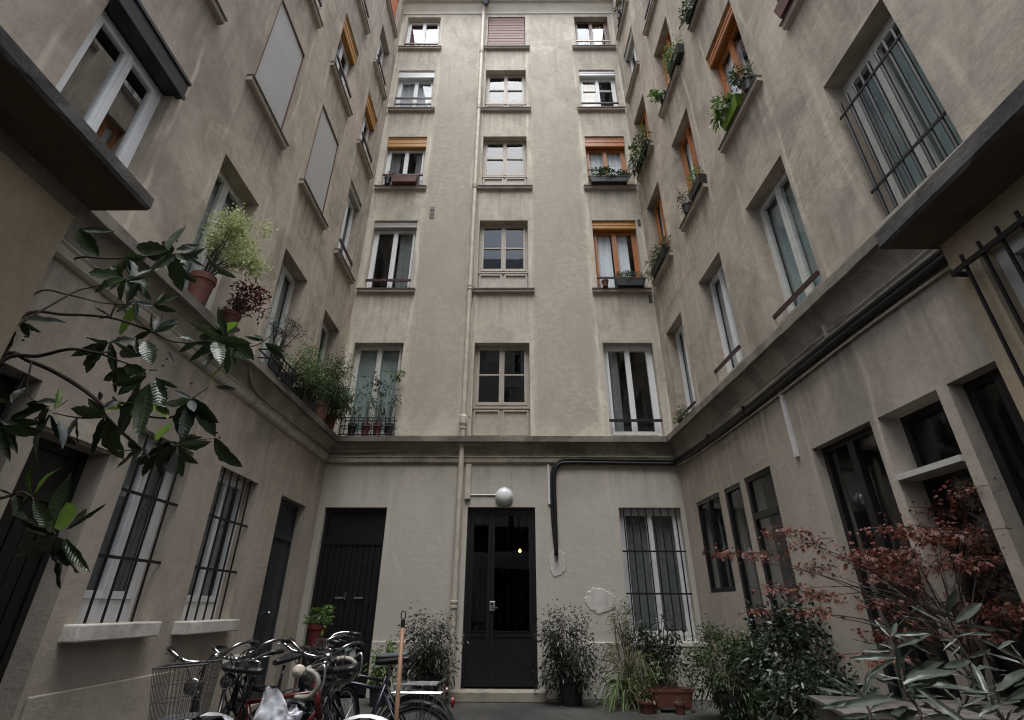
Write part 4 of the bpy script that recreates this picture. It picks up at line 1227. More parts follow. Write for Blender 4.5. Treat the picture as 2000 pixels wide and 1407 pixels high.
# wire racks on the ledges
def wire_rack(name, label, loc, lx, ly, h, rz=0, n=9):
    t = thing(name, label, 'planter rack', loc, rz)
    f = MB()
    for z in (0.0, h * 0.5, h):
        f.tube([(-lx, -ly, z + .008), (lx, -ly, z + .008), (lx, ly, z + .008), (-lx, ly, z + .008), (-lx, -ly, z + .008)], 0.012, 5)
    f.build('frame', M['iron'], t)
    for i in range(n):
        x = -lx + 2 * lx * i / (n - 1)
        q = MB(); q.tube([(x, -ly, 0.008), (x, -ly, h)], 0.009, 5); q.build('bar', M['iron'], t)
    return t
wire_rack('wire_rack', 'black wire rack holding pots under the rear left window', (-2.75, 8.87, 4.07), 0.50, 0.085, 0.32, n=13)
wire_rack('wire_rack', 'black wire rack on the left ledge below the flat topped shrub', (-3.345, 6.42, 4.065), 0.52, 0.10, 0.26, R(90), n=11)
for i, (x, mt, hh) in enumerate(((-3.05, 'pot_dark', 0.9), (-2.80, 'red_pot', 1.2), (-2.58, 'red_pot', 1.0), (-2.36, 'pot_dark', 1.28))):
    plant(['thin twiggy plant in a dark pot, leftmost in the black rack', 'thin tall plant in a red pot beside the leftmost dark pot', 'thin plant in the red pot nearer the drainpipe',
           'tall thin plant with a pale leafy tip, rightmost in the black rack'][i], (x, 8.875, 4.085),
          [dict(c=(0.02, -0.03, hh - 0.05), r=(0.16, 0.08, 0.10 if i < 3 else 0.09), n=70 + 50 * (i == 3), L=0.085, w=0.14, mat='leaf_bright' if i == 3 else 'leaf_green', k=7, stems=4, droop=0.5),
           dict(c=(0, -0.02, hh * 0.6), r=(0.13, 0.06, 0.2), n=46, L=0.08, w=0.15, mat='leaf_green', k=8, stems=5, droop=0.5)], (0.085, 0.22, mt), sr=0.004)
plant('small low green plant at the far end of the right ledge', (2.89, 8.25, 4.063), [dict(c=(0, 0, 0.2), r=(0.07, 0.28, 0.1), n=220, L=0.06, w=0.12, mat='leaf_green', k=10)], (0.07, 0.12, 'pot_dark'))

# window boxes on the rear wing
plant('brown plastic trough hanging behind the railing under the amber shutter', (-2.70, 8.86, 10.41), [dict(c=(-0.30, 0, 0.26), r=(0.10, 0.06, 0.05), n=60, L=0.05, mat='leaf_olive', k=5, stems=2)], trough=(0.33, 0.075, 0.21, 'pot_brown'))
plant('round black pot beside the brown trough at the amber shuttered window', (-3.12, 8.90, 10.41), [dict(c=(0, 0, 0.26), r=(0.06, 0.04, 0.03), n=25, L=0.04, mat='leaf_olive', k=4, stems=2)], (0.085, 0.22, 'pot_dark'))
t = plant('window box of dark leafy plants with pale flowers below the white curtains', (2.26, 8.87, 10.41),
      [dict(c=(0, -0.02, 0.30), r=(0.50, 0.09, 0.16), n=800, L=0.06, w=0.28, mat='leaf_green', k=34, sig=0.16, stems=10),
       dict(c=(0, -0.05, 0.30), r=(0.46, 0.07, 0.13), n=45, L=0.045, w=0.42, mat='leaf_pale', k=20, sig=0.1, stems=0)], trough=(0.49, 0.075, 0.18, 'pot_dark'))
plant('long green window box of grassy plants below the amber shuttered orange window', (2.47, 8.88, 7.41),
      [dict(c=(0, -0.01, 0.25), r=(0.32, 0.07, 0.10), n=520, L=0.09, w=0.07, mat='leaf_green', k=26, sig=0.16, droop=0.3, dir=(0, 0, 0.7))], trough=(0.33, 0.075, 0.19, 'pot_dark'))
plant('small terracotta pot left of the long green window box', (1.93, 8.89, 7.41), [dict(c=(0, 0, 0.2), r=(0.05, 0.05, 0.04), n=30, L=0.04, mat='leaf_olive', k=4, stems=2)], (0.075, 0.16, 'terracotta'))

# window boxes on the right wing
def rx(y, off=0.055):
    return 3.355 - 0.043 * y - off
def rplant(label, y, z, crowns, **k):
    t = plant(label, (rx(y), y, z), crowns, group='window boxes on the right wing', **k)
    t.rotation_euler = (0, 0, R(90 + 2.46))
    return t
rplant('bright green trough with leafy plant on the orange window sill, right wing', 4.78, 7.41, [dict(c=(0.05, 0.10, 0.34), r=(0.20, 0.10, 0.14), n=300, L=0.085, w=0.2, mat='leaf_bright', k=14, droop=0.4)], trough=(0.24, 0.085, 0.2, 'pot_green'))
rplant('dark pot with bushy green plant next to the bright green trough', 4.36, 7.41, [dict(c=(0, 0.06, 0.30), r=(0.13, 0.11, 0.14), n=260, L=0.06, w=0.2, mat='leaf_green', k=14)], potspec=(0.09, 0.2, 'pot_dark'))
rplant('mossy green bush on the middle orange window sill of the right wing', 6.16, 7.41, [dict(c=(0, 0.04, 0.24), r=(0.22, 0.09, 0.17), n=420, L=0.05, w=0.18, mat='leaf_bright', k=18)], trough=(0.24, 0.08, 0.16, 'pot_dark'))
rplant('dark wispy plant in black pot beside the mossy green bush', 6.66, 7.41, [dict(c=(0, 0.05, 0.28), r=(0.15, 0.09, 0.16), n=160, L=0.07, w=0.1, mat='leaf_grey', k=10)], potspec=(0.09, 0.2, 'pot_dark'))
rplant('dark trough of spiky green grass on the lower far orange window sill', 8.2, 7.41, [dict(c=(-0.15, 0.03, 0.28), r=(0.36, 0.09, 0.16), n=420, L=0.13, w=0.06, mat='leaf_green', k=18, dir=(0, 0.2, 0.8), droop=0.4),
      dict(c=(0.36, 0.05, 0.3), r=(0.12, 0.1, 0.16), n=60, L=0.16, w=0.06, mat='leaf_olive', k=6, droop=0.6)], trough=(0.42, 0.08, 0.19, 'pot_dark'))
rplant('hanging trough of trailing spidery plants on the upper far orange window', 8.2, 10.41, [dict(c=(0.0, 0.12, 0.22), r=(0.42, 0.14, 0.26), n=420, L=0.14, w=0.10, mat='leaf_green', k=24, droop=0.7),
      dict(c=(-0.3, 0.06, 0.55), r=(0.12, 0.08, 0.2), n=120, L=0.07, w=0.14, mat='leaf_bright', k=8), dict(c=(0.3, 0.12, 0.6), r=(0.1, 0.1, 0.16), n=40, L=0.14, w=0.2, mat='leaf_bright', k=5)], trough=(0.42, 0.08, 0.18, 'pot_dark'))
rplant('feathery green plant on the upper middle orange window sill', 5.95, 10.41, [dict(c=(0, 0.05, 0.32), r=(0.26, 0.12, 0.24), n=520, L=0.07, w=0.12, mat='leaf_bright', k=22, droop=0.3)], trough=(0.28, 0.08, 0.2, 'pot_dark'))
rplant('broad leaved pale green plant at the far end of the upper middle sill', 6.72, 10.41, [dict(c=(0.04, 0.12, 0.26), r=(0.12, 0.12, 0.18), n=70, L=0.13, w=0.28, mat='leaf_bright', k=8, droop=0.5)], potspec=(0.1, 0.2, 'pot_dark'))
rplant('dark green trailing plant at the top edge of the photo, right wing', 5.0, 10.41, [dict(c=(0, 0.06, 0.22), r=(0.26, 0.13, 0.2), n=360, L=0.07, w=0.22, mat='leaf_green', k=18, droop=0.4)], trough=(0.26, 0.08, 0.18, 'pot_dark'))
rplant('small green plant on the topmost far sill of the right wing', 8.1, 15.91, [dict(c=(0, 0.05, 0.26), r=(0.2, 0.1, 0.15), n=160, L=0.08, w=0.2, mat='leaf_green', k=10)], potspec=(0.09, 0.2, 'pot_dark'))
rplant('reddish brown trough on the nearest upper sill of the right wing', 3.25, 7.41, [dict(c=(0, 0, 0.25), r=(0.2, 0.06, 0.05), n=60, L=0.05, mat='leaf_olive', k=8)], trough=(0.24, 0.08, 0.2, 'pot_brown'))

# tubs and shrubs at ground level by the rear wall
SHR = 'evergreen tubs either side of the front door'
for (x, lab) in ((-1.28, 'dusty grey green shrub in a dark tub left of the front door'), (0.80, 'dusty grey green shrub in a dark tub right of the front door')):
    plant(lab, (x, 8.52, 0), [dict(c=(0, 0, 0.78), r=(0.40, 0.34, 0.42), n=2100, L=0.062, w=0.2, mat='leaf_grey', k=46, sig=0.19, shell=0.35, droop=0.5, stems=22),
                              dict(c=(0, -0.03, 0.42), r=(0.36, 0.32, 0.28), n=1500, L=0.06, w=0.2, mat='leaf_dark', k=16, sig=0.22, droop=0.5, stems=6)],
          (0.20, 0.36, 'pot_dark'), stem_mat='bark', sr=0.006, name='tub_shrub', cat='shrub', group=SHR)
plant('bright green potted plants against the black plank door', (-1.92, 8.35, 0), [dict(c=(0, 0, 0.58), r=(0.17, 0.15, 0.28), n=520, L=0.07, w=0.2, mat='leaf_bright', k=20, droop=0.3)], (0.15, 0.28, 'pot_dark'))
st = thing('plant_stand', 'dark wooden plant stand in the left rear corner', 'stand', (-2.93, 8.35, 0))
q = MB(); q.box(-0.17, 0.17, -0.17, 0.17, 0.70, 0.73); q.build('stand_top', M['brown'], st)
for sx in (-1, 1):
    for sy in (-1, 1):
        q = MB(); q.box(sx * 0.14 - 0.015, sx * 0.14 + 0.015, sy * 0.14 - 0.015, sy * 0.14 + 0.015, 0, 0.699); q.build('leg', M['brown'], st)
plant('leafy green plant in a dark red pot raised on the stand', (-2.93, 8.35, 0.731), [dict(c=(0, 0, 0.36), r=(0.15, 0.13, 0.12), n=260, L=0.07, w=0.26, mat='leaf_bright', k=14)], (0.14, 0.27, 'red_pot'))

plant('clump of long arching grassy leaves left of the red trough', (1.58, 8.35, 0), [dict(c=(0, -0.05, 0.40), r=(0.22, 0.2, 0.30), n=320, L=0.42, w=0.018, mat='leaf_olive', k=16, droop=1.1, stems=0, dir=(0, 0, 0.7)),
      dict(c=(-0.02, -0.1, 0.26), r=(0.2, 0.16, 0.2), n=120, L=0.34, w=0.026, mat='leaf_bright', k=12, droop=1.2, stems=0)], (0.13, 0.22, 'pot_dark'), name='grass_clump', cat='plant')
plant('tall brownish feathery plant left of the barred ground floor window', (1.66, 8.68, 0), [dict(c=(-0.02, 0, 1.02), r=(0.16, 0.14, 0.26), n=560, L=0.08, w=0.08, mat='leaf_olive', k=20, droop=0.3, stems=10),
      dict(c=(0.16, 0, 0.86), r=(0.2, 0.12, 0.12), n=240, L=0.07, w=0.1, mat='leaf_green', k=12)], (0.14, 0.28, 'pot_dark'))
plant('dark leggy rose bush with canes behind the red trough', (2.12, 8.55, 0), [dict(c=(0, 0, 0.60), r=(0.36, 0.2, 0.34), n=1100, L=0.07, w=0.28, mat='leaf_dark', k=20, droop=0.3, stems=12),
      dict(c=(0.06, -0.05, 1.0), r=(0.26, 0.14, 0.16), n=90, L=0.12, w=0.1, mat='leaf_grey', k=10, droop=0.5, stems=8)], (0.17, 0.3, 'pot_dark'), stem_mat='bark', sr=0.005)
plant('red terracotta trough with thin stems under the barred window', (2.07, 8.05, 0.06), [dict(c=(0, 0, 0.42), r=(0.28, 0.08, 0.22), n=90, L=0.10, w=0.1, mat='leaf_green', k=12, droop=0.6, stems=9), dict(c=(-0.2, -.04, 0.3), r=(0.09, .07, .08), n=50, L=0.07, w=.3, mat='leaf_bright', k=6)],
      trough=(0.31, 0.11, 0.21, 'terracotta'))
t_ = thing('trough_blocks', 'two small stone blocks under the red trough', 'block', (2.07, 8.05, 0))
for sx in (-0.2, 0.2):
    q = MB(); q.box(sx - 0.05, sx + 0.05, -0.08, 0.08, 0, 0.06); q.build('block', M['cove'], t_)
plant('shallow terracotta bowl with sprouts left of the red trough', (1.75, 7.95, 0), [dict(c=(0, 0, 0.2), r=(0.1, 0.08, 0.06), n=60, L=0.06, mat='leaf_olive', k=6)], (0.12, 0.14, 'terracotta'))
plant('tiny terracotta pot standing in front of the red trough', (2.15, 7.86, 0), [dict(c=(0, 0, 0.17), r=(0.05, 0.05, 0.03), n=20, L=0.035, mat='leaf_olive', k=4, stems=1)], (0.07, 0.13, 'terracotta'))
plant('wide fine leaved green bush in the right rear corner', (2.66, 7.35, 0), [dict(c=(0.05, 0, 0.58), r=(0.52, 0.46, 0.46), n=6500, L=0.055, w=0.17, mat='leaf_green', k=52, sig=0.17, shell=0.4, droop=0.3, stems=20)], (0.2, 0.3, 'pot_dark'), stem_mat='bark', name='bush', cat='bush')
plant('glossy dark leaved shrub in front of the narrow shop door', (2.86, 5.95, 0), [dict(c=(0.02, 0, 0.76), r=(0.48, 0.58, 0.48), n=3000, L=0.075, w=0.26, mat='leaf_dark', k=46, sig=0.18, shell=0.4, droop=0.4, stems=18)], (0.2, 0.34, 'pot_dark'), stem_mat='bark', name='shrub', cat='shrub')
plant('low dark plant in a black tub below the glossy shrub', (2.55, 5.0, 0), [dict(c=(0, 0, 0.5), r=(0.42, 0.4, 0.30), n=1700, L=0.07, w=0.22, mat='leaf_dark', k=26, sig=0.2, droop=0.4)], (0.2, 0.3, 'pot_dark'), stem_mat='bark')

# red maple
mp = thing('maple_tree', 'red leaved maple spreading across the shopfronts at lower right', 'tree', (3.02, 3.85, 0))
O = Vector((3.02, 3.85, 0))
m = MB(); m.tube(catmull([(0, 0, 0.25), (-0.03, 0.02, 0.6), (0.02, -0.03, 1.0), (-0.02, 0.0, 1.35)], 4), [0.035] * 6 + [0.026] * 6 + [0.018], 8); m.build('trunk', M['bark'], mp, smooth=True)
pot(mp, 0.24, 0.36, 'terracotta')
sprays = [(1418, 1082, 30, 12), (1490, 1085, 45, 14), (1530, 1040, 42, 12), (1575, 1062, 40, 14), (1540, 1150, 46, 14), (1600, 1165, 40, 12), (1590, 1110, 40, 12), (1680, 1085, 52, 22), (1725, 1100, 46, 20), (1745, 1125, 60, 20), (1760, 1035, 58, 10),
          (1720, 1178, 50, 12), (1800, 1130, 60, 22), (1590, 1195, 34, 10), (1480, 1195, 24, 8), (1850, 1000, 60, 26), (1900, 960, 50, 28), (1960, 985, 46, 36), (1880, 1045, 70, 26), (1950, 1060, 52, 30), (1985, 1110, 40, 34), (1860, 1100, 70, 24), (1930, 1140, 60, 26),
          (1850, 1165, 56, 22), (1950, 1195, 50, 22), (1790, 1205, 46, 16), (1740, 1240, 50, 14), (1700, 1285, 46, 12), (1830, 1240, 50, 16), (1910, 1235, 46, 18), (1990, 950, 30, 24), (1995, 1030, 30, 24), (1820, 1050, 36, 18), (1770, 1080, 40, 14)]
Ps, Ds = [], []
br = MB()
for i, (u, v, ru, rv) in enumerate(sprays):
    Y = 4.0 + 0.5 * math.sin(i * 2.3) + (0.25 if u < 1620 else 0)
    c = at(u, v, Y) - O
    s = Y / 1040.0
    n = int(ru * rv * 0.115) + 40
    p = rng.normal(size=(n, 3)) * np.array([ru * s * 0.55, ru * s * 0.5, rv * s * 0.42])
    Ps.append(p + np.array(c))
    d = p * 1.2 / (ru * s) + rng.normal(size=(n, 3)) * 0.5 + np.array([-0.5, -0.1, -0.35])
    Ds.append(d)
    root = Vector((-0.02, 0.0, 0.75 + 0.55 * random.random()))
    e = Vector(c)
    k1 = root.lerp(e, 0.45) + Vector((0.0, random.uniform(-.06, .06), 0.10))
    br.tube(catmull([root, k1, e], 5), [0.0075 - 0.0006 * q for q in range(11)], 5)
    for _ in range(8):
        q = Vector(p[random.randrange(n)]) + e
        br.tube([e + Vector((0.08, 0, 0)), (e + q) / 2 + Vector((0, 0, 0.015)), q], 0.0025, 4)
br.build('branches', M['bark'], mp)['kind'] = 'stuff'
Ps, Ds = np.concatenate(Ps), np.concatenate(Ds)
Ls = rng.uniform(0.018, 0.040, len(Ps))
leaves_mesh('crown', M['leaf_maple'], mp, Ps, Ds, Ls, Ls * 0.15, lobes=5, droop=0.35, up=0.9)

# individual large leaves ----------------------------------------------------
def leaf_shape(name, hw, seed, serr=0.0, curl=0.12, fold=0.35, mat=None):
    rr = random.Random(seed)
    n = 9
    vs, fs = [], []
    tw = rr.uniform(-0.25, 0.25)
    for i in range(n + 1):
        t = i / n
        w = hw * (math.sin(math.pi * min(1, t * 0.92 + 0.03)) ** 0.85) * (1 - 0.25 * t + 0.15 * math.sin(t * 3))
        if serr:
            w *= 1 + serr * (1 if i % 2 else -1)
        if i == n:
            w = 0.002
        z = -curl * t * t + 0.02 * math.sin(t * 7 + seed)
        a = tw * t
        for s in (-1, -0.5, 0, 0.5, 1):
            y = w * s
            zz = z + abs(y) * fold + 0.012 * math.sin(t * 18 + s * 2)
            vs.append((t, y * math.cos(a) - (zz - z) * math.sin(a), z + (zz - z) * math.cos(a) + y * math.sin(a)))
    for i in range(n):
        for j in range(4):
            fs.append((i * 5 + j, i * 5 + j + 1, (i + 1) * 5 + j + 1, (i + 1) * 5 + j))
    me = bpy.data.meshes.new(name)
    me.from_pydata(vs, [], fs)
    me.polygons.foreach_set('use_smooth', [True] * len(me.polygons))
    me.materials.append(mat)
    return me

def put_leaf(me, parent, a, b, facing, roll=0.0, wide=1.0):
    a, b = Vector(a), Vector(b)
    x = (b - a)
    L = x.length
    x.normalize()
    z = facing - x * facing.dot(x)
    if z.length < 1e-4:
        z = Vector((0, 0, 1)).cross(x)
    z.normalize()
    z = (Matrix.Rotation(roll, 3, x) @ z)
    y = z.cross(x)
    o = bpy.data.objects.new('leaf', me)
    col.objects.link(o)
    o.parent = parent
    o.matrix_local = Matrix(((x.x * L, y.x * L * wide, z.x * L, a.x), (x.y * L, y.y * L * wide, z.y * L, a.y), (x.z * L, y.z * L * wide, z.z * L, a.z), (0, 0, 0, 1)))
    return o

LQ = {k: [leaf_shape('loquat_leaf', hw, 3 * i + 1, 0.07, mat=M[mm]) for i, hw in enumerate((0.125, 0.15, 0.175))] for k, mm in (('d', 'leaf_loquat'), ('s', 'leaf_silver'), ('y', 'leaf_young'))}
lt = Vector((-3.33, 2.73, 0))
lq = thing('loquat_tree', 'large leaved branches reaching in from the left behind the ochre corner', 'tree', lt)
m = MB(); m.tube(catmull([(0, 0, 0), (0.03, 0.02, 1.0), (-0.02, 0, 2.0), (0.02, -0.02, 3.2)], 5), [0.042] * 6 + [0.036] * 6 + [0.026] * 4, 9); m.build('trunk', M['bark'], lq, smooth=True)
def c4(x, y):
    return (x / 2.6057, 400 + y / 2.6057)
def g1(x, y):
    return (x / 2.669, 880 + y / 2.669)
branches = [([(0, 800), (200, 770), (360, 735), (500, 755), (560, 745)], 2.85, 2.1, c4, 0.016), ([(0, 775), (160, 800), (330, 880), (500, 1000), (540, 1080), (700, 1230), (760, 1290)], 2.9, 2.1, c4, 0.018),
            ([(120, 565), (330, 560), (560, 575), (760, 640), (900, 700), (1160, 700)], 3.0, 2.5, c4, 0.013), ([(230, 360), (390, 272), (560, 275), (760, 262), (860, 240)], 3.05, 2.9, c4, 0.011),
            ([(180, 450), (350, 460), (520, 500), (680, 510)], 2.95, 2.7, c4, 0.009), ([(350, 460), (470, 420), (640, 380)], 2.95, 2.7, c4, 0.008), ([(600, 1020), (740, 1075), (880, 1080), (960, 1000), (1060, 930)], 2.9, 0, c4, 0.008),
            ([(1160, 700), (1290, 720), (1390, 660)], 3.0, 0, c4, 0.006), ([(540, 1080), (400, 1085), (270, 1060)], 2.85, 0, c4, 0.008), ([(0, 250), (150, 232), (290, 440)], 2.8, 1.6, g1, 0.011),
            ([(760, 1290), (900, 1215), (1080, 1190)], 2.9, 0, c4, 0.007), ([(560, 575), (640, 385)], 2.97, 0, c4, 0.006), ([(500, 755), (745, 845)], 2.88, 0, c4, 0.008), ([(160, 800), (140, 960), (260, 1050)], 2.85, 0, c4, 0.005)]
for pts, Y, tz, fn, r_ in branches:
    p = [at(*fn(*q), Y + 0.04 * math.sin(i * 1.7)) - lt for i, q in enumerate(pts)]
    if tz:
        p = [Vector((0.0, 0, tz))] + p
    cp = catmull(p, 5)
    m = MB(); m.tube(cp, [r_ * (1 - 0.6 * i / (len(cp) - 1)) for i in range(len(cp))], 7); m.build('branch', M['bark'], lq, smooth=True)
L4 = """860 240 640 195 d;870 250 690 385 d;880 250 915 450 d;900 250 790 330 d;890 230 800 180 d;900 230 1010 200 s;920 260 1060 230 d;950 250 920 290 d;1040 250 1185 390 d;1000 220 940 205 s;650 270 600 360 d;660 280 680 360 s;690 370 775 318 s;820 320 790 330 y;
640 375 548 432 s;640 370 455 440 d;640 385 760 370 d;630 372 440 330 d;640 390 700 465 d;690 490 575 548 d;690 495 785 512 s;780 510 905 455 d;805 500 835 430 s;740 370 730 465 d;620 360 560 300 d;700 400 640 500 d;
780 640 760 530 d;790 640 825 545 s;800 630 922 572 s;780 650 920 605 d;770 640 665 600 d;695 510 590 675 y;740 690 772 815 D;560 700 395 822 d;540 700 408 868 d;545 690 415 690 d;560 700 690 680 s;
740 840 483 885 d;745 860 583 972 D;745 870 600 800 d;760 850 805 832 s;740 760 560 738 d;700 760 565 700 d;790 880 862 1000 d;805 890 815 1055 d;600 830 570 980 d;
1160 680 935 600 d;1160 690 990 665 d;1150 700 1008 832 d;1170 700 1040 795 d;1180 690 1275 785 d;1160 680 935 730 d;1100 690 1122 800 d;1200 700 1190 835 d;1340 690 1238 672 d;1350 705 1462 800 d;1070 900 1142 788 y;1130 655 1128 572 s;1135 655 1212 578 y;850 745 892 795 s;1130 640 990 640 d;1150 660 1080 620 d;
975 990 888 938 s;975 985 903 1198 D;985 990 1100 1130 d;960 980 770 1045 d;760 915 680 1180 d;1100 925 1198 975 d;970 1000 985 1045 s;850 1090 770 990 y;
900 1210 785 1232 s;900 1210 640 1335 d;905 1220 985 1338 d;900 1215 1055 1180 d;1085 1190 1215 1355 d;900 1230 770 1345 d;890 1230 862 1375 S;910 1230 922 1400 d;720 1245 598 1262 d;720 1250 566 1338 d;765 1180 722 1105 s;830 1230 690 1400 d;795 1205 868 1098 y;840 1240 800 1400 d;
505 1000 515 938 s;520 1050 690 985 y;520 1050 715 1015 y;540 1080 602 1312 D;530 1070 345 1040 d;400 1080 378 1238 d;410 1075 315 1200 s;520 1040 600 985 s;
300 1000 165 1000 s;260 1050 163 1095 S;250 1070 135 1322 W;280 1040 315 928 y;290 1040 352 982 y;255 1030 20 1080 d;300 1090 332 1232 s;240 1030 110 1010 d;10 1110 88 1262 d;0 1100 150 1155 s;0 1130 40 1322 d;0 1090 -40 1240 d;
85 645 5 765 d;100 590 322 578 s;110 590 202 658 d;385 95 530 20 y;400 130 500 270 d;480 180 380 130 d;520 330 450 345 d;560 560 470 520 d;640 1010 560 990 d;440 1090 420 1010 s;60 1010 -10 960 d;1010 700 900 660 d;860 250 960 330 d;640 260 740 280 d""".replace('\n', '')
G1 = """300 450 280 605 d;330 460 375 660 d;290 440 35 605 D;280 430 165 245 d;345 410 590 268 n;350 460 450 645 n;270 430 -5 262 n;160 222 142 52 y;180 222 305 68 y;60 230 -10 200 d;315 415 345 245 Y;300 460 345 600 s;150 235 90 330 d;290 445 210 380 d;270 440 120 420 d"""
for txt, fn in ((L4, c4), (G1, g1)):
    for k, ln in enumerate(txt.split(';')):
        a = ln.split()
        if len(a) < 5:
            continue
        x0, y0, x1, y1 = map(float, a[:4])
        kd = a[4]
        Y = 2.9 + 0.13 * math.sin(k * 1.9)
        dY = 0.12 * math.sin(k * 3.1 + 1)
        A, B_ = at(*fn(x0, y0), Y) - lt, at(*fn(x1, y1), Y + dY) - lt
        B_ = A.lerp(B_, random.uniform(0.88, 1.0))
        wide = {'D': 1.45, 'W': 1.4, 'S': 1.5, 'Y': 1.9, 'n': 0.45}.get(kd, random.uniform(0.7, 1.15))
        key = {'D': 'd', 'W': 'd', 'n': 'd', 'S': 's', 'Y': 'y'}.get(kd, kd)
        face = Vector((0.15, -0.75, -0.45 if key == 'd' else 0.5)) + Vector((random.uniform(-.4, .4), 0, random.uniform(-.3, .3)))
        put_leaf(random.choice(LQ[key]), lq, A, B_, face, random.uniform(-1.0, 1.0), wide)
        if key == 'd' and k % 3 < 2:
            j = Vector((random.uniform(-.05, .05), random.uniform(0.03, .14), random.uniform(-.05, .03)))
            dd = (B_ - A)
            ax = Vector((random.uniform(-.3, .3), 1, random.uniform(-.3, .3))).normalized()
            B2 = A + Matrix.Rotation(random.choice((-1, 1)) * random.uniform(0.5, 1.1), 3, ax) @ dd * random.uniform(0.75, 1.0) + j * 0.5
            put_leaf(random.choice(LQ['d']), lq, A, B2, face, random.uniform(-0.8, 0.8), random.uniform(0.85, 1.1))
m = MB()
for (x, y) in ((830, 820), (900, 185), (975, 910), (1105, 1160), (1118, 1185), (118, 690), (130, 672), (850, 785)):
    c = at(*c4(x, y), 2.9) - lt
    m.lathe([(0, -0.008), (0.007, -0.004), (0.008, 0.002), (0, 0.009)], c, 6)
m.build('buds', M['bark'], lq)['kind'] = 'stuff'

# oleander at lower right
ot = Vector((1.95, 2.62, 0))
ol = thing('oleander', 'oleander with long narrow grey green leaves at bottom right', 'shrub', ot)
OM = [leaf_shape('oleander_leaf', hw, 5 * i + 2, 0, curl=0.10, fold=0.5, mat=M['leaf_oleander']) for i, hw in enumerate((0.06, 0.07, 0.08))]
def c6(x, y):
    return (1500 + x / 4.0, 1150 + y / 4.0)
for pts, Y in (([(1230, 1200), (1190, 970), (1090, 820), (1055, 720), (1040, 620), (985, 480), (960, 370)], 2.55), ([(1900, 1250), (1760, 900), (1600, 610), (1500, 440), (1440, 330), (1395, 225)], 2.62), ([(2300, 1100), (2150, 760), (2080, 640)], 2.7), ([(900, 1300), (800, 980), (745, 860)], 2.5), ([(1500, 1300), (1480, 1000), (1520, 900)], 2.6)):
    p = [at(*c6(*q), Y + 0.05 * i * 0.3) - ot for i, q in enumerate(pts)]
    p = [Vector((random.uniform(-.06, .06), random.uniform(-.06, .06), 0.3))] + p
    m = MB(); cp = catmull(p, 4); m.tube(cp, [0.009 - 0.005 * i / len(cp) for i in range(len(cp))], 6); m.build('stem', M['bark'], ol, smooth=True)
pot(ol, 0.2, 0.34, 'terracotta')
L6 = """965 350 905 215;900 320 765 230;965 490 668 370;1005 465 1298 322;970 365 1270 340;1045 700 948 540;1070 700 1385 540;1060 650 1305 518;1000 540 640 530;1060 720 770 640;1050 790 780 650;1060 740 1485 600;1130 870 1112 740;760 850 850 582;742 850 588 648;650 830 378 770;740 890 415 915;980 860 615 890;950 990 1112 905;1190 970 815 965;1160 780 1755 770;1080 700 1490 740;
1385 215 1258 0;1400 220 1462 -20;1360 275 1056 200;1450 270 1692 92;1390 285 1290 205;1480 390 1360 480;1480 300 1872 290;1590 360 1750 350;1500 450 1430 520;2100 650 1790 660;2100 640 1755 755;2010 565 1670 385;2000 600 1690 480;1930 410 1790 455;1520 930 1770 790;1500 960 1290 920;1650 1000 1820 880;1450 1020 1345 890;
960 380 1010 250;975 470 860 420;1030 600 1120 450;1050 700 860 700;1080 800 1290 700;1110 840 1380 830;1150 900 900 820;1170 930 1420 960;1190 970 1350 1060;1180 950 980 1060;800 980 560 1010;790 960 980 800;750 870 560 760;760 880 900 760;1480 1000 1230 1000;1500 950 1640 700;1510 930 1380 760;1560 540 1760 470;1580 570 1380 600;1620 640 1850 600;1650 700 1420 660;1700 790 1900 700;1720 830 1500 820;1750 880 2000 860;1780 950 1560 930;2080 640 2010 480;2120 700 1900 760;2150 760 1860 860;2200 850 1930 960;1850 1100 1600 1040;1860 1120 2010 990;1460 380 1620 330;1470 400 1300 360;1430 320 1330 290;1850 1080 1760 930""".replace('\n', '')
for k, ln in enumerate(L6.split(';')):
    x0, y0, x1, y1 = map(float, ln.split())
    Y = 2.55 + 0.10 * math.sin(k * 2.1)
    A, B_ = at(*c6(x0, y0), Y) - ot, at(*c6(x1, y1), Y + 0.10 * math.sin(k * 4.3)) - ot
    face = Vector((random.uniform(-.3, .3), -0.55, 0.75 + random.uniform(-.5, .3)))
    put_leaf(OM[k % 3], ol, A, B_, face, random.uniform(-0.6, 0.6), random.uniform(0.85, 1.15))
    if k % 2 == 0:
        ax = Vector((random.uniform(-.4, .4), 1, random.uniform(-.4, .4))).normalized()
        put_leaf(OM[(k + 1) % 3], ol, A, A + Matrix.Rotation(random.choice((-1, 1)) * random.uniform(0.4, 1.2), 3, ax) @ (B_ - A) * random.uniform(0.7, 1.0), face, random.uniform(-0.7, 0.7), 1.0)

# weathered plank box behind the oleander
pb = thing('plank_box', 'weathered grey wooden plank box behind the oleander', 'planter', (2.42, 3.55, 0), R(-12))
for k in range(4):
    q = MB(); q.box(-0.5, 0.5, -0.31, -0.285, 0.04 + k * 0.165, 0.195 + k * 0.165); q.build('plank', M['plank'], pb, bevel=0.004)
for k in range(4):
    q = MB(); q.box(-0.53, -0.505, -0.28, 0.28, 0.04 + k * 0.165, 0.195 + k * 0.165); q.build('plank', M['plank'], pb, bevel=0.004)
for k in range(4):
    q = MB(); q.box(-0.55, 0.55, -0.33 + k * 0.165, -0.175 + k * 0.165, 0.70, 0.725); q.build('plank', M['plank'], pb, bevel=0.004)

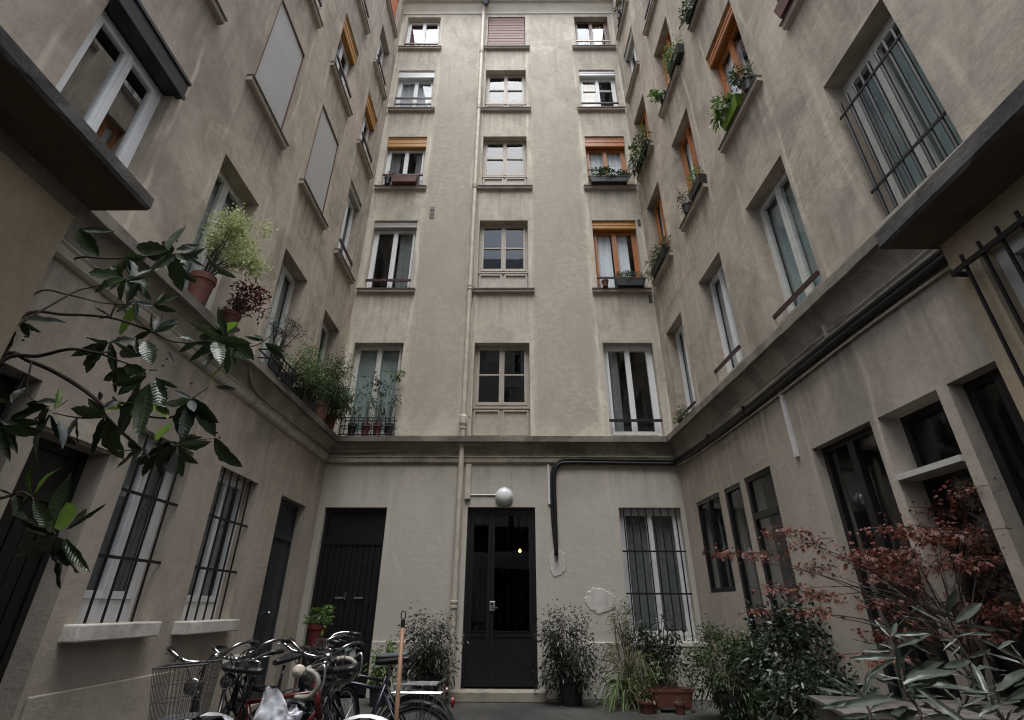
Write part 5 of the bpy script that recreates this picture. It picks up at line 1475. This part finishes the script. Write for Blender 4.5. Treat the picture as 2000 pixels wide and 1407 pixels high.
# ------------------------------------------------------------------ bicycles
def ring(R_, r_, n=36, m=6, cx=0.0, cz=0.0):
    mb = MB()
    pts = [(cx + R_ * math.cos(2 * math.pi * i / n), 0, cz + R_ * math.sin(2 * math.pi * i / n)) for i in range(n + 1)]
    mb.tube(pts, r_, m, cap=False)
    return mb

def bicycle(label, stem, heading, lean=4.0, frame='black_paint', bars='upright', saddle='black_plastic', fender=None, rack=False, basket=False, lamp=None, bell=False, step=False, tape=None, rack_mat='chrome', steer=0.0):
    t = thing('bicycle', label, 'bicycle', (0, 0, 0), 0, 'bicycles parked along the left wall')
    WR, WB = 0.335, 1.04
    ST = Vector((0.80, 0, 0.86))
    BB = Vector((0.44, 0, 0.28))
    SE = Vector((0.27, 0, 0.80))
    fr = MB()
    hub = Vector((0, 0, WR))
    fr.tube([BB, SE], 0.015, 8)
    if step:
        fr.tube(catmull([ST + Vector((0.02, 0, -0.05)), Vector((0.66, 0, 0.55)), Vector((0.5, 0, 0.36)), BB], 4), 0.017, 8)
    else:
        fr.tube([SE - Vector((0, 0, 0.04)), ST - Vector((0, 0, 0.02))], 0.014, 8)
    fr.tube([BB, ST - Vector((-0.02, 0, 0.12))], 0.017, 8)
    for s in (-1, 1):
        fr.tube([BB + Vector((0, s * 0.03, 0)), hub + Vector((0, s * 0.06, 0))], 0.009, 6)
        fr.tube([SE + Vector((0.01, s * 0.012, -0.05)), hub + Vector((0, s * 0.06, 0))], 0.008, 6)
    fr.tube([ST + Vector((-0.012, 0, 0.03)), ST + Vector((0.045, 0, -0.16))], 0.021, 8)
    fr.build('frame', M[frame], t, smooth=True)
    fk = MB()
    fhub = Vector((WB, 0, WR))
    crown = ST + Vector((0.055, 0, -0.19))
    for s in (-1, 1):
        fk.tube(catmull([crown + Vector((0, s * 0.02, 0)), crown + Vector((0.005, s * 0.055, -0.05)), Vector((WB - 0.05, s * 0.055, WR + 0.12)), fhub + Vector((0, s * 0.055, 0))], 3), 0.010, 6)
    fk.build('fork', M[frame], t, smooth=True)
    for hx in (0.0, WB):
        w = MB()
        for i in range(20):
            a = 2 * math.pi * i / 20
            s = 0.03 if i % 2 else -0.03
            w.tube([(hx + 0.015 * math.cos(a + .5), s, WR + 0.015 * math.sin(a + .5)), (hx + (WR - 0.03) * math.cos(a), 0, WR + (WR - 0.03) * math.sin(a))], 0.0013, 3)
        w.tube([(hx, -0.05, WR), (hx, 0.05, WR)], 0.016, 8)
        wo_ = w.build('wheel', M['alu'], t)
        ring(WR - 0.016, 0.018, 40, 8, hx, WR).build('tyre', M['rubber'], wo_, smooth=True)
        ring(WR - 0.036, 0.010, 40, 6, hx, WR).build('rim', M['chrome'], wo_, smooth=True)
        if fender:
            f = MB()
            n = 16
            a0, a1 = (R(25), R(195)) if hx == 0 else (R(20), R(170))
            if hx == 0:
                a0, a1 = R(5), R(185)
            vs, fs = [], []
            for i in range(n + 1):
                a = a0 + (a1 - a0) * i / n
                for s, dr in ((-0.026, 0.012), (-0.014, 0.024), (0.014, 0.024), (0.026, 0.012)):
                    rr_ = WR + 0.008 + dr
                    vs.append((hx + rr_ * math.cos(a), s, WR + rr_ * math.sin(a)))
            for i in range(n):
                for j in range(3):
                    fs.append((i * 4 + j, i * 4 + j + 1, (i + 1) * 4 + j + 1, (i + 1) * 4 + j))
            f.add(vs, fs)
            f.build('fender', M[fender], t, smooth=True)
    # saddle
    sp_ = MB(); sp_.tube([SE, SE + Vector((-0.04, 0, 0.11))], 0.012, 8); sp_.build('seat_post', M['chrome'], t, smooth=True)
    sd_ = MB()
    vs, fs = [], []
    n, k = 10, 8
    for i in range(n + 1):
        u = i / n
        x = SE.x - 0.19 + 0.29 * u
        w = 0.085 * (1 - u) ** 0.8 + 0.022
        if i == 0:
            w *= 0.6
        h = 0.035 - 0.01 * u
        zt = SE.z + 0.155 + 0.02 * (1 - u) ** 2 - 0.01 * u
        for j in range(k):
            a = 2 * math.pi * j / k
            vs.append((x, w * math.cos(a), zt + h * math.sin(a) * (0.6 if math.sin(a) > 0 else 1.0)))
    for i in range(n):
        for j in range(k):
            fs.append((i * k + j, i * k + (j + 1) % k, (i + 1) * k + (j + 1) % k, (i + 1) * k + j))
    fs += [tuple(range(k - 1, -1, -1)), tuple(n * k + j for j in range(k))]
    sd_.add(vs, fs)
    sd_.build('saddle', M[saddle], t, smooth=True)
    # handlebar
    top = ST + Vector((-0.03, 0, 0.13))
    hb = MB()
    hb.tube([ST, top, top + Vector((0.06, 0, 0.01))], 0.012, 8)
    H = top + Vector((0.06, 0, 0.01))
    if bars == 'upright':
        half = [(0, 0, 0), (0.02, 0.10, 0.02), (0.02, 0.19, 0.08), (-0.07, 0.25, 0.10), (-0.20, 0.27, 0.08)]
    elif bars == 'flat':
        half = [(0, 0, 0), (0.0, 0.12, 0.01), (-0.02, 0.2, 0.02), (-0.06, 0.29, 0.02)]
    else:
        half = [(0, 0, 0), (0.0, 0.14, 0.0), (0.03, 0.195, 0.0), (0.10, 0.205, -0.02), (0.12, 0.205, -0.08), (0.07, 0.205, -0.135), (-0.03, 0.205, -0.145)]
    for s in (-1, 1):
        hb.tube(catmull([H + Vector((p[0], s * p[1], p[2])) for p in half], 4), 0.0115, 8)
    ho = hb.build('handlebar', M['chrome'], t, smooth=True)
    for s in (-1, 1):
        gm = MB()
        if bars == 'drop':
            gm.tube(catmull([H + Vector((p[0], s * p[1], p[2])) for p in half[1:]], 4), 0.0155, 8)
            gm.build('grip', M[tape or 'cream_tape'], ho, smooth=True)
            lv = MB(); lv.tube(catmull([H + Vector((0.09, s * 0.205, 0.0)), H + Vector((0.15, s * 0.205, 0.03)), H + Vector((0.16, s * 0.205, -0.04)), H + Vector((0.14, s * 0.205, -0.11))], 3), 0.007, 6)
        else:
            e0, e1 = Vector(half[-2]), Vector(half[-1])
            d = (e1 - e0).normalized()
            gm.tube([H + Vector((p.x, s * p.y, p.z)) for p in (e1 - d * 0.10, e1 + d * 0.02)], 0.0165, 8)
            gm.build('grip', M['black_plastic'], ho, smooth=True)
            q0, q1 = e1 - d * 0.12, e1 - d * 0.01
            lv = MB(); lv.tube([H + Vector((p.x + 0.03, s * (p.y - 0.005), p.z - 0.025)) for p in (q0, q1)], 0.005, 6)
        lv.build('brake_lever', M['alu'], ho, smooth=True)
        cbm = MB(); cbm.tube(catmull([H + Vector((0.02, s * 0.16, 0.02)), H + Vector((0.10, s * 0.10, 0.05)), H + Vector((0.09, s * 0.02, -0.08)), ST + Vector((0.02, s * 0.015, -0.1))], 4), 0.0035, 5)
        cbm.build('brake_cable', M['black_plastic'], ho)
    if bell:
        q = MB(); q.lathe([(0.03, 0.0), (0.031, 0.012), (0.024, 0.026), (0.0, 0.033)], H + Vector((-0.02, 0.07, 0.02)), 12); q.build('bell', M['chrome'], ho, smooth=True)
    if lamp:
        q = MB(); q.lathe([(0.0, -0.06), (0.03, -0.05), (0.045, -0.01), (0.048, 0.02), (0.040, 0.028), (0.0, 0.034)], ST + Vector((0.11, 0, 0.02)), 14, 'x'); q.build('headlight', M[lamp], t, smooth=True)
    # cranks
    ck = MB()
    ck.tube([BB + Vector((0, 0.07, 0)), BB + Vector((0.12, 0.075, -0.11))], 0.009, 6); ck.tube([BB + Vector((0, -0.07, 0)), BB + Vector((-0.12, -0.075, 0.11))], 0.009, 6)
    ck.lathe([(0.02, 0.05), (0.095, 0.05), (0.095, 0.054), (0.02, 0.054)], BB, 20, 'y')
    cko = ck.build('crank', M['alu'], t)
    for s, dx, dz in ((1, 0.12, -0.11), (-1, -0.12, 0.11)):
        p = BB + Vector((dx, s * 0.125, dz))
        q = MB(); q.box(p.x - 0.04, p.x + 0.04, p.y - 0.04, p.y + 0.04, p.z - 0.012, p.z + 0.012); q.build('pedal', M['black_plastic'], cko)
    if rack:
        q = MB()
        for s in (-0.065, -0.02, 0.02, 0.065):
            q.tube([(0.20, s, 0.745), (-0.18, s, 0.745), (-0.235, s, 0.775)], 0.006, 6)
        for x in (0.18, 0.08, -0.02, -0.12, -0.18):
            q.tube([(x, -0.065, 0.745), (x, 0.065, 0.745)], 0.0055, 6)
        q.tube([(-0.235, -0.065, 0.775), (-0.235, 0.065, 0.775)], 0.006, 6)
        for s in (-0.07, 0.07):
            q.tube([(-0.06, s, 0.743), (0.0, s, WR)], 0.005, 6)
            q.tube([(-0.14, s, 0.743), (0.0, s, WR)], 0.005, 6)
        q.build('carrier', M[rack_mat], t)
        q = MB(); q.lathe([(0.0, -0.02), (0.034, -0.018), (0.034, 0.0), (0, 0.006)], (-0.255, 0, 0.69), 12, 'x'); q.build('reflector', M['reflector'], t)
    if basket:
        q = MB()
        bx = Vector((WB - 0.02, 0, 0.74))
        def lvl(z):
            k = 0.82 + 0.18 * z / 0.27
            return [bx + Vector((x * k, y * k, z)) for x, y in ((-0.10, -0.15), (0.15, -0.15), (0.15, 0.15), (-0.10, 0.15), (-0.10, -0.15))]
        for z, r_ in ((0.0, 0.004), (0.09, 0.002), (0.18, 0.002), (0.27, 0.006)):
            q.tube(lvl(z), r_, 5)
        A0, A1 = lvl(0.0), lvl(0.27)
        for e in range(4):
            for i in range(12):
                f_ = i / 12
                q.tube([A0[e].lerp(A0[e + 1], f_), A1[e].lerp(A1[e + 1], f_)], 0.0018, 4)
        for i in range(9):
            f_ = i / 9
            q.tube([A0[0].lerp(A0[1], f_), A0[3].lerp(A0[2], f_)], 0.0018, 4)
        q.build('basket', M['dull_wire'], t)
    ks = MB(); ks.tube([BB + Vector((-0.05, 0.03, 0)), Vector((0.22, 0.17, 0.03))], 0.009, 6); ks.build('kickstand', M['alu'], t)
    h = R(heading)
    t.scale = (0.93, 0.93, 0.93)
    # the top of the stem lands at `stem`
    off = Vector((top.x * math.cos(h), top.x * math.sin(h), 0)) * 0.93
    t.location = (stem[0] - off.x, stem[1] - off.y, 0.003)
    t.rotation_euler = Matrix.Rotation(h, 3, 'Z').to_euler()
    t.rotation_euler = (Matrix.Rotation(h, 3, 'Z') @ Matrix.Rotation(R(lean), 3, 'X')).to_euler()
    return t
bicycle('black bicycle with a wire front basket and pale sage saddle', (-1.86, 3.60), -80, 4, basket=True, saddle='grey_saddle', bell=True, lamp='chrome', step=True, fender='black_plastic')
bicycle('black roadster with raised chrome bars behind the basket bicycle', (-1.72, 3.82), -98, 5, saddle='black_plastic', fender='chrome', bell=True, lamp='chrome')
bicycle('dark green bicycle with swept chrome handlebar by the cream lamp', (-1.40, 3.98), -84, -3, frame='green_paint', fender='black_plastic', lamp='chrome', saddle='black_plastic')
bicycle('black bicycle with a round cream headlight near the plant stand', (-1.50, 4.36), -96, 4, frame='black_paint', lamp='cream_lamp', saddle='teal_cover', fender='black_plastic')
bicycle('red bicycle with cream taped drop bars and a bag on its frame', (-1.20, 3.62), -16, 5, frame='red_paint', bars='drop', saddle='black_plastic', bell=True)
bicycle('black bicycle with chrome carrier, farthest back of the carrier bicycles', (-1.50, 4.78), 178, -4, rack=True, saddle='teal_cover', fender='black_plastic')
bicycle('navy bicycle with chrome carrier and red reflector beside the broom', (-1.40, 4.22), 176, 4, frame='blue_paint', rack=True, fender='black_plastic', bars='flat')
bicycle('black bicycle with bright white mudguards at the bottom edge', (-1.62, 3.72), 178, -3, fender='white', saddle='black_plastic', bars='flat', frame='black_paint')

# plastic bag over the red frame
bgm = MB()
n, k = 56, 30
vs, fs = [], []
for i in range(k + 1):
    u = i / k
    for j in range(n):
        a = 2 * math.pi * j / n
        w = 0.115 + 0.045 * math.sin(math.pi * (u * 0.8 + 0.15)) - (0.04 if i == 0 else 0)
        d = 0.065 + 0.03 * math.sin(math.pi * u)
        nz = mnoise.noise(Vector((math.cos(a) * 2.2, math.sin(a) * 2.2, u * 4.0))) * 0.03 + mnoise.noise(Vector((math.cos(a) * 6, math.sin(a) * 6, u * 9.0))) * 0.012 + abs(mnoise.noise(Vector((math.cos(a) * 9, math.sin(a) * 9, u * 5.0)))) * 0.02 - abs(mnoise.noise(Vector((a * 2.5, u * 14.0, 3.0)))) * 0.012
        zt = -0.26 + 0.30 * u
        if i > k * 0.66:
            f_ = (i - k * 0.66) / (k * 0.34)
            zt += f_ * (0.07 * math.cos(a * 1.0 + 2.6) + 0.035 * math.sin(3 * a))
        vs.append(((w + nz) * math.cos(a), (d + nz) * math.sin(a), zt + nz * 0.6))
for i in range(k):
    for j in range(n):
        fs.append((i * n + j, i * n + (j + 1) % n, (i + 1) * n + (j + 1) % n, (i + 1) * n + j))
fs.append(tuple(range(n - 1, -1, -1)))
bgm.add(vs, fs)
o = bgm.build('plastic_bag', M['bag'], smooth=True)
o.location = (-1.385, 3.50, 0.72)
o.scale = (0.76, 0.8, 0.82)
tag(o, 'crumpled white plastic bag hanging over the red bicycle frame', 'bag')

br_ = thing('broom', 'wooden broom standing upright among the parked bicycles', 'broom', (-0.66, 3.42, 0))
q = MB(); q.tube([(0.0, 0, 0.14), (-0.02, -0.02, 1.13)], 0.0125, 8); q.build('broom_handle', M['wood'], br_, smooth=True)
q = MB(); q.tube([(-0.02, -0.02, 1.13), (-0.021, -0.021, 1.17)], 0.013, 8); q.tube(catmull([(-0.021, -0.02, 1.17), (-0.008, -0.02, 1.185), (-0.012, -0.02, 1.215), (-0.03, -0.02, 1.215), (-0.034, -0.02, 1.185), (-0.021, -0.02, 1.17)], 4), 0.0035, 5); q.build('hanging_loop', M['black_plastic'], br_)
q = MB(); q.box(-0.15, 0.15, -0.025, 0.025, 0.09, 0.14); q.build('broom_head', M['wood'], br_, bevel=0.006)
q = MB()
for i in range(60):
    x, y = random.uniform(-.14, .14), random.uniform(-.02, .02)
    q.tube([(x, y, 0.09), (x * 1.1, y * 1.6, 0.0)], 0.003, 3)
q.build('bristles', M['black_plastic'], br_)['kind'] = 'stuff'
